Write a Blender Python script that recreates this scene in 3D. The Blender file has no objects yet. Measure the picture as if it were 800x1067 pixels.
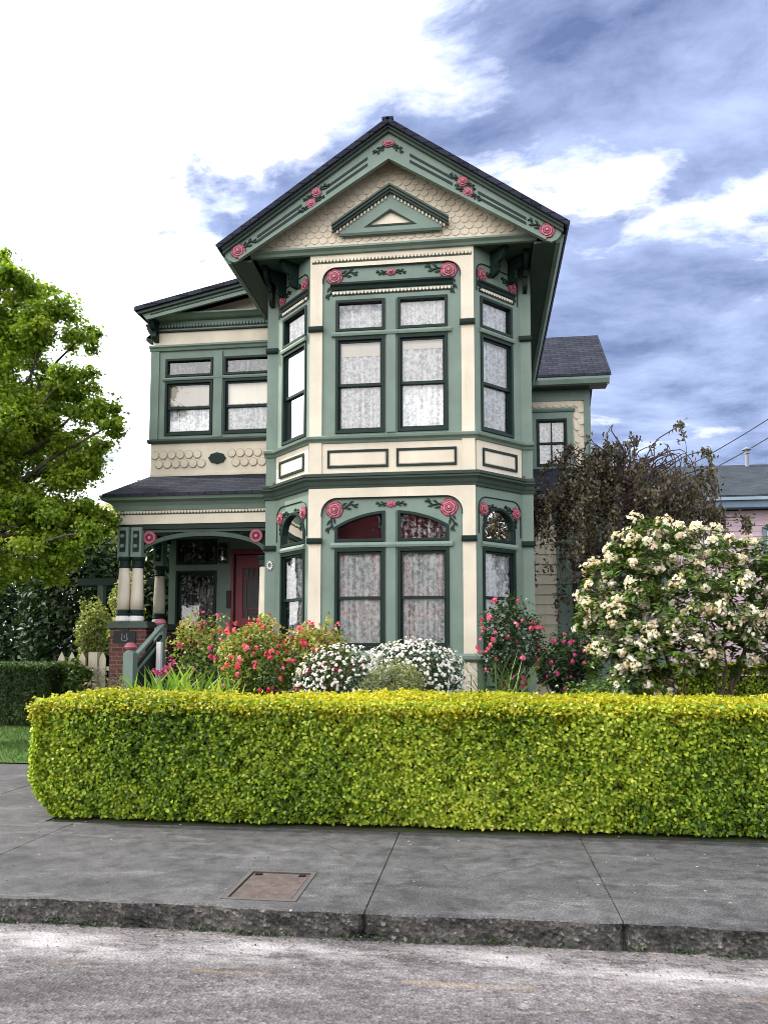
import bpy, bmesh, math, random
import numpy as np
from mathutils import Vector, Matrix
from mathutils.geometry import tessellate_polygon

rng = np.random.default_rng(11)
random.seed(5)
R = math.radians
scene = bpy.context.scene
COL = scene.collection

# ------------------------------------------------------------------ helpers
class Frame:
    """A vertical wall plane: s runs along the wall, z is height, d is outward."""
    def __init__(self, x, y, dx=1.0, dy=0.0):
        L = math.hypot(dx, dy); self.x, self.y = x, y
        self.c, self.s = dx / L, dy / L
    def p(self, s, d, z):
        return (self.x + s * self.c + d * self.s, self.y + s * self.s - d * self.c, z)

def poly_area(p):
    return 0.5 * sum(p[i][0] * p[(i + 1) % len(p)][1] - p[(i + 1) % len(p)][0] * p[i][1] for i in range(len(p)))

def ccw(p):
    return list(p) if poly_area(p) > 0 else list(reversed(p))

def inset(p, w):
    """Inset a convex outline by w."""
    p = ccw(p); n = len(p); out = []
    for i in range(n):
        a, b, c = Vector(p[i - 1]), Vector(p[i]), Vector(p[(i + 1) % n])
        e1, e2 = (b - a).normalized(), (c - b).normalized()
        n1, n2 = Vector((-e1.y, e1.x)), Vector((-e2.y, e2.x))
        m = n1 + n2
        k = w / max(0.2, 0.5 * m.length_squared)
        q = b + m * k
        out.append((q.x, q.y))
    return out

class MB:
    """Collects shapes; build() links them as ONE mesh object."""
    def __init__(self):
        self.v, self.f, self.mi, self.m = [], [], [], 0
    def face(self, idx):
        self.f.append(tuple(idx)); self.mi.append(self.m)
    def add(self, verts, faces):
        o = len(self.v); self.v.extend(verts)
        for f in faces: self.face([i + o for i in f])
        return self
    def box(self, x0, x1, y0, y1, z0, z1):
        v = [(x, y, z) for z in (z0, z1) for y in (y0, y1) for x in (x0, x1)]
        return self.add(v, [(0, 2, 3, 1), (4, 5, 7, 6), (0, 1, 5, 4), (2, 6, 7, 3), (0, 4, 6, 2), (1, 3, 7, 5)])
    def fbox(self, fr, s0, s1, d0, d1, z0, z1):
        v = [fr.p(s, d, z) for z in (z0, z1) for d in (d1, d0) for s in (s0, s1)]
        return self.add(v, [(0, 2, 3, 1), (4, 5, 7, 6), (0, 1, 5, 4), (2, 6, 7, 3), (0, 4, 6, 2), (1, 3, 7, 5)])
    def plate(self, fr, outer, d0, d1, holes=()):
        """Outline in (s, z) with holes, from depth d0 (inner) to d1 (outer)."""
        loops = [ccw(outer)] + [list(reversed(ccw(h))) for h in holes]
        tris = tessellate_polygon([[Vector((a, b, 0)) for a, b in l] for l in loops])
        flat = [q for l in loops for q in l]; n = len(flat); o = len(self.v)
        self.v.extend(fr.p(s, d1, z) for s, z in flat)
        self.v.extend(fr.p(s, d0, z) for s, z in flat)
        for t in tris:
            a, b, c = (flat[i] for i in t)
            ar = (b[0] - a[0]) * (c[1] - a[1]) - (c[0] - a[0]) * (b[1] - a[1])
            if abs(ar) < 1e-10: continue
            t = t if ar > 0 else t[::-1]
            self.face([o + i for i in t]); self.face([o + n + i for i in reversed(t)])
        k = 0
        for l in loops:
            m = len(l)
            for i in range(m):
                j = (i + 1) % m
                self.face((o + k + j, o + k + i, o + n + k + i, o + n + k + j))
            k += m
        return self
    def strip(self, pts_profile, path, closed=False):
        """Sweep: path is a list of lists of 3D points, one ring per station."""
        o = len(self.v); n = len(path[0])
        for ring in path: self.v.extend(ring)
        for i in range(len(path) - 1):
            for j in range(n):
                k = (j + 1) % n
                self.face((o + i * n + j, o + i * n + k, o + (i + 1) * n + k, o + (i + 1) * n + j))
        self.face([o + j for j in range(n)][::-1]); self.face([o + (len(path) - 1) * n + j for j in range(n)])
        return self
    def tube(self, pts, radii, n=6):
        pts = [Vector(p) for p in pts]
        if not hasattr(radii, '__len__'): radii = [radii] * len(pts)
        rings = []; ref = None
        for i, p in enumerate(pts):
            t = (pts[min(i + 1, len(pts) - 1)] - pts[max(i - 1, 0)])
            if t.length < 1e-9: t = Vector((0, 0, 1))
            t.normalize()
            if ref is None: ref = Vector((1, 0, 0)) if abs(t.x) < .8 else Vector((0, 1, 0))
            a = (ref - t * ref.dot(t)).normalized(); ref = a; b = t.cross(a)
            rings.append([tuple(p + (a * math.cos(2 * math.pi * k / n) + b * math.sin(2 * math.pi * k / n)) * radii[i]) for k in range(n)])
        return self.strip(None, rings)
    def lathe(self, c, prof, n=14):
        """prof: list of (r, z) from bottom to top, about the vertical axis through c."""
        rings = [[(c[0] + r * math.cos(2 * math.pi * k / n), c[1] + r * math.sin(2 * math.pi * k / n), c[2] + z) for k in range(n)] for r, z in prof]
        return self.strip(None, rings)
    def build(self, name, mats, parent=None, smooth=False, bevel=0):
        me = bpy.data.meshes.new(name)
        me.from_pydata(self.v, [], self.f)
        if not isinstance(mats, (list, tuple)): mats = [mats]
        for m in mats: me.materials.append(m)
        if len(mats) > 1: me.polygons.foreach_set('material_index', self.mi)
        bm = bmesh.new(); bm.from_mesh(me)
        bmesh.ops.recalc_face_normals(bm, faces=bm.faces)
        uv = bm.loops.layers.uv.new('UVMap')
        Z = Vector((0, 0, 1))
        for f in bm.faces:
            nrm = f.normal
            t = Vector((1, 0, 0)) if abs(nrm.z) > .999 else Z.cross(nrm).normalized()
            b = nrm.cross(t)
            for l in f.loops: l[uv].uv = (l.vert.co.dot(t), l.vert.co.dot(b))
            f.smooth = smooth
        bm.to_mesh(me); bm.free()
        return link(name, me, parent, bevel)

def link(name, me, parent=None, bevel=0):
    o = bpy.data.objects.new(name, me); COL.objects.link(o)
    if parent is not None: o.parent = parent; rebase(o, parent)
    if bevel:
        b = o.modifiers.new('edges', 'BEVEL'); b.width = bevel; b.segments = 2; b.limit_method = 'ANGLE'
    return o

ROOTLOC = {}
def rebase(o, parent):
    """Meshes are written in world coordinates; move them under their thing's base point."""
    p, off = parent, Vector((0, 0, 0))
    while p is not None: off += p.location; p = p.parent
    if o.type == 'MESH' and off.length > 0:
        o.data.transform(Matrix.Translation(-off))

def tag(o, label=None, cat=None, group=None, kind=None):
    if label: o['label'] = label
    if cat: o['category'] = cat
    if group: o['group'] = group
    if kind: o['kind'] = kind
    return o

def thing(name, loc, label, cat, group=None):
    o = bpy.data.objects.new(name, None); COL.objects.link(o); o.location = loc
    o.empty_display_size = .3
    return tag(o, label, cat, group)

def arc(cx, cz, r, a0, a1, n):
    return [(cx + r * math.cos(R(a0 + (a1 - a0) * i / n)), cz + r * math.sin(R(a0 + (a1 - a0) * i / n))) for i in range(n + 1)]

def rect(s0, s1, z0, z1): return [(s0, z0), (s1, z0), (s1, z1), (s0, z1)]

# ------------------------------------------------------------------ leaves (many small folded faces in one mesh)
def unit(a): return a / np.maximum(np.linalg.norm(a, axis=1, keepdims=True), 1e-9)

def leaf_batch(P, N, L, W, D=None, fold=.25, mat=0, tint=None):
    n = len(P); N = unit(N)
    if D is None: D = rng.normal(size=(n, 3))
    D = unit(D - N * np.sum(D * N, 1, keepdims=True))
    S = np.cross(N, D)
    L = np.broadcast_to(np.asarray(L, float), (n,))[:, None]; W = np.broadcast_to(np.asarray(W, float), (n,))[:, None]
    v = np.stack([P - D * L * .5, P + S * W * .5 + N * W * fold - D * L * .05, P + D * L * .5, P - S * W * .5 + N * W * fold - D * L * .05], 1)
    t = rng.random(n) if tint is None else np.broadcast_to(tint, (n,))
    return v.reshape(-1, 3), np.full(n, mat, np.int32), t

def blade_batch(P, D, L, W, bend=.5, mat=0, seg=3, tint=None):
    """Strap leaves that rise from P along D and bend over; seg quads each, chained."""
    n = len(P); D = unit(D); side = unit(np.cross(D, np.array([[0, 0, 1.]]) + rng.normal(size=(n, 3)) * .2))
    H = unit(D * [1, 1, 0] + 1e-6); L = np.broadcast_to(L, (n,))[:, None]
    vs, ms, ts = [], [], []
    t = rng.random(n) if tint is None else tint
    def pt(u): return P + D * L * u + (H * .55 - np.array([[0, 0, .65]])) * L * bend * u * u
    for k in range(seg):
        a, b = k / seg, (k + 1) / seg
        wa, wb = W * (1 - a ** 2.2) + .001, W * (1 - b ** 2.2) + .001
        vs.append(np.stack([pt(a) - side * wa / 2, pt(a) + side * wa / 2, pt(b) + side * wb / 2, pt(b) - side * wb / 2], 1))
        ms.append(np.full(n, mat, np.int32)); ts.append(t)
    return np.concatenate(vs).reshape(-1, 3), np.concatenate(ms), np.concatenate(ts)

def leaf_object(name, batches, mats, parent=None):
    V = np.concatenate([b[0] for b in batches]); M = np.concatenate([b[1] for b in batches]); T = np.concatenate([b[2] for b in batches])
    n = len(M); me = bpy.data.meshes.new(name)
    me.vertices.add(n * 4); me.vertices.foreach_set('co', V.astype(np.float32).ravel())
    me.loops.add(n * 4); me.loops.foreach_set('vertex_index', np.arange(n * 4, dtype=np.int32))
    me.polygons.add(n); me.polygons.foreach_set('loop_start', np.arange(0, n * 4, 4, dtype=np.int32))
    for m in mats: me.materials.append(m)
    me.polygons.foreach_set('material_index', M)
    a = me.attributes.new('tint', 'FLOAT', 'FACE'); a.data.foreach_set('value', T.astype(np.float32))
    me.update(calc_edges=True)
    return link(name, me, parent)

def in_ellipsoid(n, c, r, shell=.5):
    d = unit(rng.normal(size=(n, 3))); q = (shell + (1 - shell) * rng.random(n)) if shell < 1 else np.ones(n)
    q = np.where(rng.random(n) < .25, rng.random(n) ** .5, q)
    return np.asarray(c) + d * q[:, None] * np.asarray(r), d

def lumpy(P, amp, freq):
    """Low-frequency swell used to make outlines uneven."""
    a = np.sin(P[:, 0] * freq + 1.3) * np.cos(P[:, 2] * freq * 1.3 + .4) + np.sin(P[:, 1] * freq * .9 + P[:, 0] * freq * .6 + 2.)
    return amp * a * .5

# ------------------------------------------------------------------ materials
def new_mat(name):
    m = bpy.data.materials.new(name); m.use_nodes = True
    nt = m.node_tree; nt.nodes.clear()
    out = nt.nodes.new('ShaderNodeOutputMaterial')
    return m, nt, out
def nd(nt, t, **kw):
    n = nt.nodes.new(t)
    for k, v in kw.items():
        if k in n.inputs: n.inputs[k].default_value = v
        else: setattr(n, k, v)
    return n
def lk(nt, a, b): nt.links.new(a, b)
def ramp(nt, src, stops, interp='LINEAR'):
    r = nt.nodes.new('ShaderNodeValToRGB'); cr = r.color_ramp; cr.interpolation = interp
    while len(cr.elements) > 1: cr.elements.remove(cr.elements[-1])
    cr.elements[0].position = stops[0][0]; cr.elements[0].color = col4(stops[0][1])
    for p, c in stops[1:]:
        e = cr.elements.new(p); e.color = col4(c)
    if src is not None: nt.links.new(src, r.inputs[0])
    return r
def col4(c):
    if not hasattr(c, '__len__'): c = (c, c, c)
    return (c[0], c[1], c[2], 1)
def mixc(nt, fac, a, b, blend='MIX'):
    n = nt.nodes.new('ShaderNodeMix'); n.data_type = 'RGBA'; n.blend_type = blend; n.clamp_factor = True
    for inp, val in ((n.inputs[0], fac), (n.inputs[6], a), (n.inputs[7], b)):
        if hasattr(val, 'is_output'): nt.links.new(val, inp)
        elif inp == n.inputs[0]: inp.default_value = val
        else: inp.default_value = col4(val)
    return n.outputs[2]
def mathn(nt, op, a, b=None, clamp=False):
    n = nt.nodes.new('ShaderNodeMath'); n.operation = op; n.use_clamp = clamp
    for i, val in enumerate((a, b)):
        if val is None: continue
        if hasattr(val, 'is_output'): nt.links.new(val, n.inputs[i])
        else: n.inputs[i].default_value = val
    return n.outputs[0]
def noise(nt, vec, scale, detail=4, rough=.55, dist=0):
    n = nd(nt, 'ShaderNodeTexNoise', Scale=scale, Detail=detail, Roughness=rough, Distortion=dist)
    if vec is not None: lk(nt, vec, n.inputs['Vector'])
    return n.outputs['Fac']
def coords(nt, which='Object'):
    return nt.nodes.new('ShaderNodeTexCoord').outputs[which]
def mapping(nt, vec, scale=(1, 1, 1), loc=(0, 0, 0), rot=(0, 0, 0)):
    m = nt.nodes.new('ShaderNodeMapping'); m.inputs['Scale'].default_value = scale; m.inputs['Location'].default_value = loc; m.inputs['Rotation'].default_value = rot
    lk(nt, vec, m.inputs['Vector']); return m.outputs[0]
def bump(nt, h, strength=.3, dist=.01):
    b = nd(nt, 'ShaderNodeBump', Strength=strength, Distance=dist); lk(nt, h, b.inputs['Height']); return b.outputs[0]
def principled(nt, out, color, rough=.6, normal=None, spec=.3):
    p = nt.nodes.new('ShaderNodeBsdfPrincipled')
    if hasattr(color, 'is_output'): lk(nt, color, p.inputs['Base Color'])
    else: p.inputs['Base Color'].default_value = col4(color)
    if hasattr(rough, 'is_output'): lk(nt, rough, p.inputs['Roughness'])
    else: p.inputs['Roughness'].default_value = rough
    p.inputs['Specular IOR Level'].default_value = spec
    if normal is not None: lk(nt, normal, p.inputs['Normal'])
    lk(nt, p.outputs[0], out.inputs[0]); return p

def paint(name, c, rough=.5, var=.12):
    """Weathered house paint: slight tone drift, faint brush grain, thin dirt streaks."""
    m, nt, out = new_mat(name); v = coords(nt)
    big = noise(nt, v, 1.7, 5, .6); fine = noise(nt, mapping(nt, v, (40, 40, 4)), 1.0, 3, .6)
    streak = noise(nt, mapping(nt, v, (7, 7, .6)), 1.0, 4, .65)
    dark = tuple(x * (1 - var * 1.6) for x in c); lite = tuple(min(.9, x * (1 + var * .7)) for x in c)
    col = mixc(nt, ramp(nt, big, [(.3, 0), (.7, 1)]).outputs[0], dark, lite)
    st = ramp(nt, streak, [(.55, 0), (.8, 1)]).outputs[0]
    col = mixc(nt, mathn(nt, 'MULTIPLY', st, .40), col, tuple(x * .62 for x in c))
    principled(nt, out, col, rough, bump(nt, fine, .12, .004), .18)
    return m

def leafmat(name, stops, trans=.35, rough=.45, spec=.35):
    m, nt, out = new_mat(name)
    a = nt.nodes.new('ShaderNodeAttribute'); a.attribute_name = 'tint'
    r = ramp(nt, a.outputs['Fac'], stops)
    p = nt.nodes.new('ShaderNodeBsdfPrincipled'); lk(nt, r.outputs[0], p.inputs['Base Color'])
    p.inputs['Roughness'].default_value = rough; p.inputs['Specular IOR Level'].default_value = spec
    t = nt.nodes.new('ShaderNodeBsdfTranslucent')
    tc = mixc(nt, 1.0, r.outputs[0], (1.0, 1.05, .55), 'MULTIPLY'); lk(nt, tc, t.inputs[0])
    mx = nd(nt, 'ShaderNodeMixShader'); mx.inputs[0].default_value = trans
    lk(nt, p.outputs[0], mx.inputs[1]); lk(nt, t.outputs[0], mx.inputs[2]); lk(nt, mx.outputs[0], out.inputs[0])
    return m

def bark(name, c):
    m, nt, out = new_mat(name); v = coords(nt)
    n = noise(nt, mapping(nt, v, (14, 14, 3)), 1, 6, .7)
    col = mixc(nt, ramp(nt, n, [(.35, 0), (.65, 1)]).outputs[0], tuple(x * .45 for x in c), tuple(x * 1.3 for x in c))
    principled(nt, out, col, .9, bump(nt, n, .7, .02), .1); return m

def shingle_mat(name, c1, c2, w=.28, h=.13):
    m, nt, out = new_mat(name); v = coords(nt, 'UV')
    b = nd(nt, 'ShaderNodeTexBrick', **{'Scale': 1.0, 'Mortar Size': .008, 'Mortar Smooth': .3, 'Bias': 0., 'Brick Width': w, 'Row Height': h})
    b.inputs['Color1'].default_value = col4(c1); b.inputs['Color2'].default_value = col4(c2); b.inputs['Mortar'].default_value = col4(tuple(x * .25 for x in c1))
    dv = mixc(nt, .04, v, nd(nt, 'ShaderNodeTexNoise', Scale=3.).outputs['Color'], 'LINEAR_LIGHT')
    lk(nt, dv, b.inputs['Vector'])
    n = noise(nt, v, 1.1, 5, .65); f = noise(nt, v, 60, 3, .7)
    col = mixc(nt, ramp(nt, n, [(.3, 0), (.75, .55)]).outputs[0], b.outputs['Color'], tuple(x * 1.25 for x in c2))
    col = mixc(nt, .5, col, ramp(nt, f, [(.3, .3), (.75, 1.)]).outputs[0], 'MULTIPLY')
    # each course steps up towards its lower edge
    sep = nt.nodes.new('ShaderNodeSeparateXYZ'); lk(nt, v, sep.inputs[0])
    saw = mathn(nt, 'FRACT', mathn(nt, 'DIVIDE', sep.outputs[1], h))
    hh = mathn(nt, 'ADD', mathn(nt, 'MULTIPLY', mathn(nt, 'SUBTRACT', 1.0, saw), .8), mathn(nt, 'MULTIPLY', b.outputs['Fac'], -.5))
    hh = mathn(nt, 'ADD', hh, mathn(nt, 'MULTIPLY', f, .25))
    principled(nt, out, col, .85, bump(nt, hh, 1.0, .03), .06); return m

SAGE = paint('sage_paint', (.172, .232, .190), .5)
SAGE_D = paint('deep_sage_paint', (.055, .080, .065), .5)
DARK = paint('dark_green_paint', (.009, .023, .018), .5)
CREAM = paint('cream_paint', (.66, .595, .465), .5, .10)
TANSH = paint('shingle_cream_paint', (.64, .565, .435), .6, .14)
ROSE = paint('rose_pink_paint', (.37, .095, .135), .45)
ROSE_D = paint('deep_rose_paint', (.13, .016, .032), .45)
ROSE_L = paint('pale_rose_paint', (.50, .21, .235), .45)
WHITE = paint('white_paint', (.78, .76, .70), .45, .06)
DOOR = paint('burgundy_door_paint', (.23, .030, .046), .35)
BLACK = paint('black_iron', (.012, .012, .013), .4)
ROOF = shingle_mat('slate_grey_shingles', (.016, .019, .029), (.040, .044, .058))
ROOFN = shingle_mat('blue_grey_shingles', (.036, .046, .056), (.058, .070, .082))

def brick_mat():
    m, nt, out = new_mat('red_brick'); v = coords(nt, 'UV')
    b = nd(nt, 'ShaderNodeTexBrick', **{'Scale': 1.0, 'Mortar Size': .007, 'Mortar Smooth': .2, 'Brick Width': .21, 'Row Height': .075})
    b.inputs['Color1'].default_value = (.095, .036, .030, 1); b.inputs['Color2'].default_value = (.15, .060, .048, 1); b.inputs['Mortar'].default_value = (.17, .145, .13, 1)
    lk(nt, v, b.inputs['Vector']); n = noise(nt, v, 25, 4)
    col = mixc(nt, .5, b.outputs['Color'], ramp(nt, n, [(.3, .45), (.7, 1)]).outputs[0], 'MULTIPLY')
    principled(nt, out, col, .9, bump(nt, mathn(nt, 'SUBTRACT', mathn(nt, 'MULTIPLY', n, .3), b.outputs['Fac']), .6, .01), .2); return m
BRICK = brick_mat()

def glass_mat():
    m, nt, out = new_mat('window_glass'); v = coords(nt)
    wob = noise(nt, mapping(nt, v, (2.2, 2.2, 2.2)), 1, 2, .5)
    nrm = bump(nt, wob, .05, .05)
    g = nd(nt, 'ShaderNodeBsdfGlossy', Roughness=.01); g.inputs[0].default_value = (1, 1, 1, 1); lk(nt, nrm, g.inputs['Normal'])
    t = nt.nodes.new('ShaderNodeBsdfTransparent'); t.inputs[0].default_value = (.93, .95, .94, 1)
    fr = nd(nt, 'ShaderNodeFresnel', IOR=1.5); lk(nt, nrm, fr.inputs['Normal'])
    fac = mathn(nt, 'ADD', mathn(nt, 'MULTIPLY', fr.outputs[0], 1.15), .04, True)
    mx = nt.nodes.new('ShaderNodeMixShader'); lk(nt, fac, mx.inputs[0]); lk(nt, t.outputs[0], mx.inputs[1]); lk(nt, g.outputs[0], mx.inputs[2]); lk(nt, mx.outputs[0], out.inputs[0])
    return m
GLASS = glass_mat()

def lace_mat(name, cover=.80, scale=1.0, fold=.30):
    """Machine lace: a fine net with denser flower sprays and a few open eyelets."""
    m, nt, out = new_mat(name); v = coords(nt)
    wv = mixc(nt, .05, v, nd(nt, 'ShaderNodeTexNoise', Scale=6.).outputs['Color'], 'LINEAR_LIGHT')
    vor = nd(nt, 'ShaderNodeTexVoronoi', Scale=13. * scale); lk(nt, wv, vor.inputs['Vector'])
    vor2 = nd(nt, 'ShaderNodeTexVoronoi', Scale=34. * scale); lk(nt, wv, vor2.inputs['Vector'])
    n1 = noise(nt, v, 17 * scale, 3, .6); folds = noise(nt, mapping(nt, v, (26, 26, .7)), 1, 2, .5)
    petals = ramp(nt, vor2.outputs['Distance'], [(.25, 1), (.62, .0)]).outputs[0]
    spray = ramp(nt, mathn(nt, 'ADD', vor.outputs['Distance'], mathn(nt, 'MULTIPLY', n1, .5)), [(.50, 1), (.72, 0)]).outputs[0]
    dense = mathn(nt, 'MULTIPLY', petals, spray)
    eye = ramp(nt, mathn(nt, 'ADD', mathn(nt, 'MULTIPLY', n1, .9), mathn(nt, 'MULTIPLY', vor2.outputs['Distance'], .25)), [(.52, 0), (.66, 1)]).outputs[0]
    a = mathn(nt, 'ADD', mathn(nt, 'SUBTRACT', cover, mathn(nt, 'MULTIPLY', eye, .36)), mathn(nt, 'ADD', mathn(nt, 'MULTIPLY', dense, .42), mathn(nt, 'MULTIPLY', mathn(nt, 'SUBTRACT', folds, .5), fold * 3.2)), True)
    d = nd(nt, 'ShaderNodeBsdfDiffuse'); d.inputs[0].default_value = (.92, .92, .91, 1)
    tl = nd(nt, 'ShaderNodeBsdfTranslucent'); tl.inputs[0].default_value = (.8, .8, .8, 1)
    ad = nt.nodes.new('ShaderNodeMixShader'); ad.inputs[0].default_value = .03; lk(nt, d.outputs[0], ad.inputs[1]); lk(nt, tl.outputs[0], ad.inputs[2])
    t = nt.nodes.new('ShaderNodeBsdfTransparent')
    mx = nt.nodes.new('ShaderNodeMixShader'); lk(nt, a, mx.inputs[0]); lk(nt, t.outputs[0], mx.inputs[1]); lk(nt, ad.outputs[0], mx.inputs[2]); lk(nt, mx.outputs[0], out.inputs[0])
    return m
LACE = lace_mat('white_lace', .90, .8, .36)
LACE_M = lace_mat('thin_lace', .52, .8, .40)
LACE_O = lace_mat('open_ornate_lace', .22, .9)
BLIND = paint('cream_roller_blind', (.78, .70, .56), .7, .04)
ROOM = paint('dim_interior', (.10, .09, .08), .9)
# ------------------------------------------------------------------ THE HOUSE
XC = -1.40
house = thing('victorian_house', (XC, 13.0, 0.05), 'two storey sage green and cream Victorian house with steep front gable and bay windows', 'house')
F = Frame(-2.735, 12.0); WF = 2.67
FL = Frame(-3.50, 12.78, .765, -.78); FR = Frame(-.065, 12.0, .765, .78); WS = math.hypot(.765, .78)
FM = Frame(-3.68, 12.78)                  # main front plane, s from 0 to 4.56
WORLD = Frame(0, 0)

def part(name, mb, mat, sub=None, **k): return mb.build(name, mat, sub if sub is not None else house, **k)

def arch_outline(s0, s1, z0, zs, zc, c0=None, c1=None, n=14):
    """Opening with a segmental arched head; the arc may belong to a wider span c0..c1."""
    c0 = s0 if c0 is None else c0; c1 = s1 if c1 is None else c1
    h = (c1 - c0) / 2; rise = zc - zs; rad = (h * h + rise * rise) / (2 * rise); cz = zc - rad; cs = (c0 + c1) / 2
    top = [(s, cz + math.sqrt(max(0, rad * rad - (s - cs) ** 2))) for s in [s1 + (s0 - s1) * i / n for i in range(n + 1)]]
    return [(s0, z0), (s1, z0)] + top

def curtain(fr, s0, s1, z0, z1, d, w, mat, pleat=.13, amp=.016, ph=0, tie=(0, 0)):
    mb = MB(); n = max(8, int((s1 - s0) / .012))
    for i in range(n + 1):
        s = s0 + (s1 - s0) * i / n; dd = d + amp * math.sin(s * 2 * math.pi / pleat + ph + .8 * math.sin(s * 9))
        for k in range(9):   # the sides may be drawn in a little below the top
            t = k / 8; pull = math.sin(min(1, t * 1.25) * math.pi / 2) ** 2; u = i / n
            a, b = s0 + tie[0] * pull, s1 - tie[1] * pull
            mb.v.append(fr.p(a + (b - a) * u, dd * 1 + .004 * (1 - t), z1 + (z0 - z1) * t))
    for i in range(n):
        for k in range(8): mb.face((9 * i + k, 9 * i + k + 1, 9 * i + k + 10, 9 * i + k + 9))
    return mb.build('lace_curtain', mat, w, smooth=True)

def window(fr, outl, meet=None, lace=LACE, blind=0, fw=.05, mat=None, parent=None, muntin=False):
    mat = mat or DARK
    o = inset(outl, .003); zs = [q[1] for q in o]; ss = [q[0] for q in o]
    s0, s1, z0, z1 = min(ss), max(ss), min(zs), max(zs)
    w = part('window', MB().plate(fr, o, -.085, .022, [inset(outl, fw)]), mat, bevel=.004)
    inn = inset(outl, fw + .002)
    if meet:
        sa = MB(); sa.plate(fr, rect(s0 + fw, s1 - fw, meet - .025, z1 - fw), -.050, -.022, [rect(s0 + fw + .03, s1 - fw - .03, meet + .022, z1 - fw - .03)])
        sa.plate(fr, rect(s0 + fw, s1 - fw, z0 + fw, meet + .022), -.080, -.052, [rect(s0 + fw + .03, s1 - fw - .03, z0 + fw + .05, meet - .025)])
        sa.build('sash', mat, w)
        p = MB()
        p.v = [fr.p(s, d, z) for s, d, z in ((s0 + fw, -.036, meet), (s1 - fw, -.036, meet), (s1 - fw, -.036, z1 - fw), (s0 + fw, -.036, z1 - fw),
               (s0 + fw, -.066, z0 + fw), (s1 - fw, -.066, z0 + fw), (s1 - fw, -.066, meet), (s0 + fw, -.066, meet))]
        p.face((0, 1, 2, 3)); p.face((4, 5, 6, 7)); p.build('pane', GLASS, w)
    else:
        p = MB(); p.v = [fr.p(s, -.04, z) for s, z in inn]; p.face(range(len(inn))); p.build('pane', GLASS, w)
    if muntin:
        q = MB(); c = (s0 + s1) / 2
        q.fbox(fr, c - .016, c + .016, -.06, -.02, z0 + fw, z1 - fw); q.build('muntin', mat, w)
    top = z1 - .01
    if blind:
        b = MB(); b.fbox(fr, s0 + fw + .01, s1 - fw - .01, -.094, -.090, z1 - fw - blind, z1 - .01); b.build('roller_blind', BLIND, w)
    if lace is not None:
        curtain(fr, s0 + .01, s1 - .01, z0 + .01, top, -.112, w, lace, ph=s0 * 7 + z0, tie=random.choice(((0, 0), (.07, 0), (0, .07), (.03, .05))) if meet else (0, 0))
    return w

def rosette(fr, s, z, d, r=.12, spray=((1, 0),), flat=False):
    """Carved rose: scalloped petal discs stepping up to a spiral heart, with leaf sprays."""
    mb = MB()
    for k, (rr, t, m, nl) in enumerate(((1.06, .014, 1, 7), (.97, .020, 0, 7), (.76, .026, 1, 6), (.68, .032, 2, 6), (.52, .038, 1, 5), (.44, .044, 0, 5), (.27, .050, 1, 4), (.18, .056, 2, 4))):
        pts = []
        for i in range(28):
            a = 2 * math.pi * i / 28; q = r * rr * (.93 + .10 * abs(math.cos(a * nl / 2 + k * .7)))
            pts.append((s + q * math.cos(a), z + q * math.sin(a) * (.62 if flat else 1)))
        mb.m = m; mb.plate(fr, pts, d, d + t)
    ro = part('rosette', mb, [ROSE, ROSE_D, ROSE_L])
    for (ux, uz) in spray:
        lv = MB(); L = math.hypot(ux, uz); ux, uz = ux / L, uz / L; vx, vz = -uz, ux
        for t0, side, ll in ((.9, 1, .75), (1.25, -1, .8), (1.75, 1, .7), (2.2, -1, .6)):
            c = (s + ux * r * t0 + vx * r * .18 * side, z + uz * r * t0 + vz * r * .18 * side)
            e = (c[0] + ux * r * ll + vx * r * .25 * side, c[1] + uz * r * ll + vz * r * .25 * side)
            m1 = ((c[0] + e[0]) / 2 + vx * r * .16, (c[1] + e[1]) / 2 + vz * r * .16); m2 = ((c[0] + e[0]) / 2 - vx * r * .16, (c[1] + e[1]) / 2 - vz * r * .16)
            lv.plate(fr, [c, m2, e, m1], d, d + .014 + .004 * t0)
        pts = [fr.p(s + ux * r * t + vx * r * .13 * math.sin(t * 4.2), d + .012, z + uz * r * t + vz * r * .13 * math.sin(t * 4.2)) for t in np.linspace(.8, 2.9, 12)]
        lv.tube(pts, .013, 5)
        lv.build('leaf_spray', DARK, ro)
    return ro

def dentils(fr, s0, s1, z, h, d, pitch=.052, mat=None, back=None):
    mb = MB(); n = int((s1 - s0) / pitch); p = (s1 - s0) / n
    for i in range(n):
        a = s0 + p * i
        mb.plate(fr, [(a + p * .08, z + h), (a + p * .12, z + h * .35), (a + p * .5, z), (a + p * .88, z + h * .35), (a + p * .92, z + h)], d, d + .022)
    mb2 = part('dentil_band', mb, mat or CREAM)
    b = MB(); b.fbox(fr, s0, s1, d - .001, d + .006, z - .015, z + h); b.build('backing', back or DARK, mb2)
    return mb2

def moulding(name, fr, s0, s1, prof, mat, miter=(0, 0), parent=None, sub=None):
    """Run a profile of (d, z) points along the wall, ends slid by miter*d."""
    ra = [fr.p(s0 - miter[0] * d, d, z) for d, z in prof]; rb = [fr.p(s1 + miter[1] * d, d, z) for d, z in prof]
    return part(name, MB().strip(None, [ra, rb]), mat, sub)

MT = math.tan(R(45.5) / 2)
def around_bay(name, prof, mat):
    """The same profile round the three faces of the bay and onto the main front."""
    moulding(name, F, 0, WF, prof, mat, (MT, MT))
    moulding(name, FL, 0, WS, prof, mat, (-MT, MT)); moulding(name, FR, 0, WS, prof, mat, (MT, -MT))
    moulding(name, FM, -.02, .18, prof, mat, (0, -MT)); moulding(name, FM, 4.38, 4.58, prof, mat, (-MT, 0))

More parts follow.
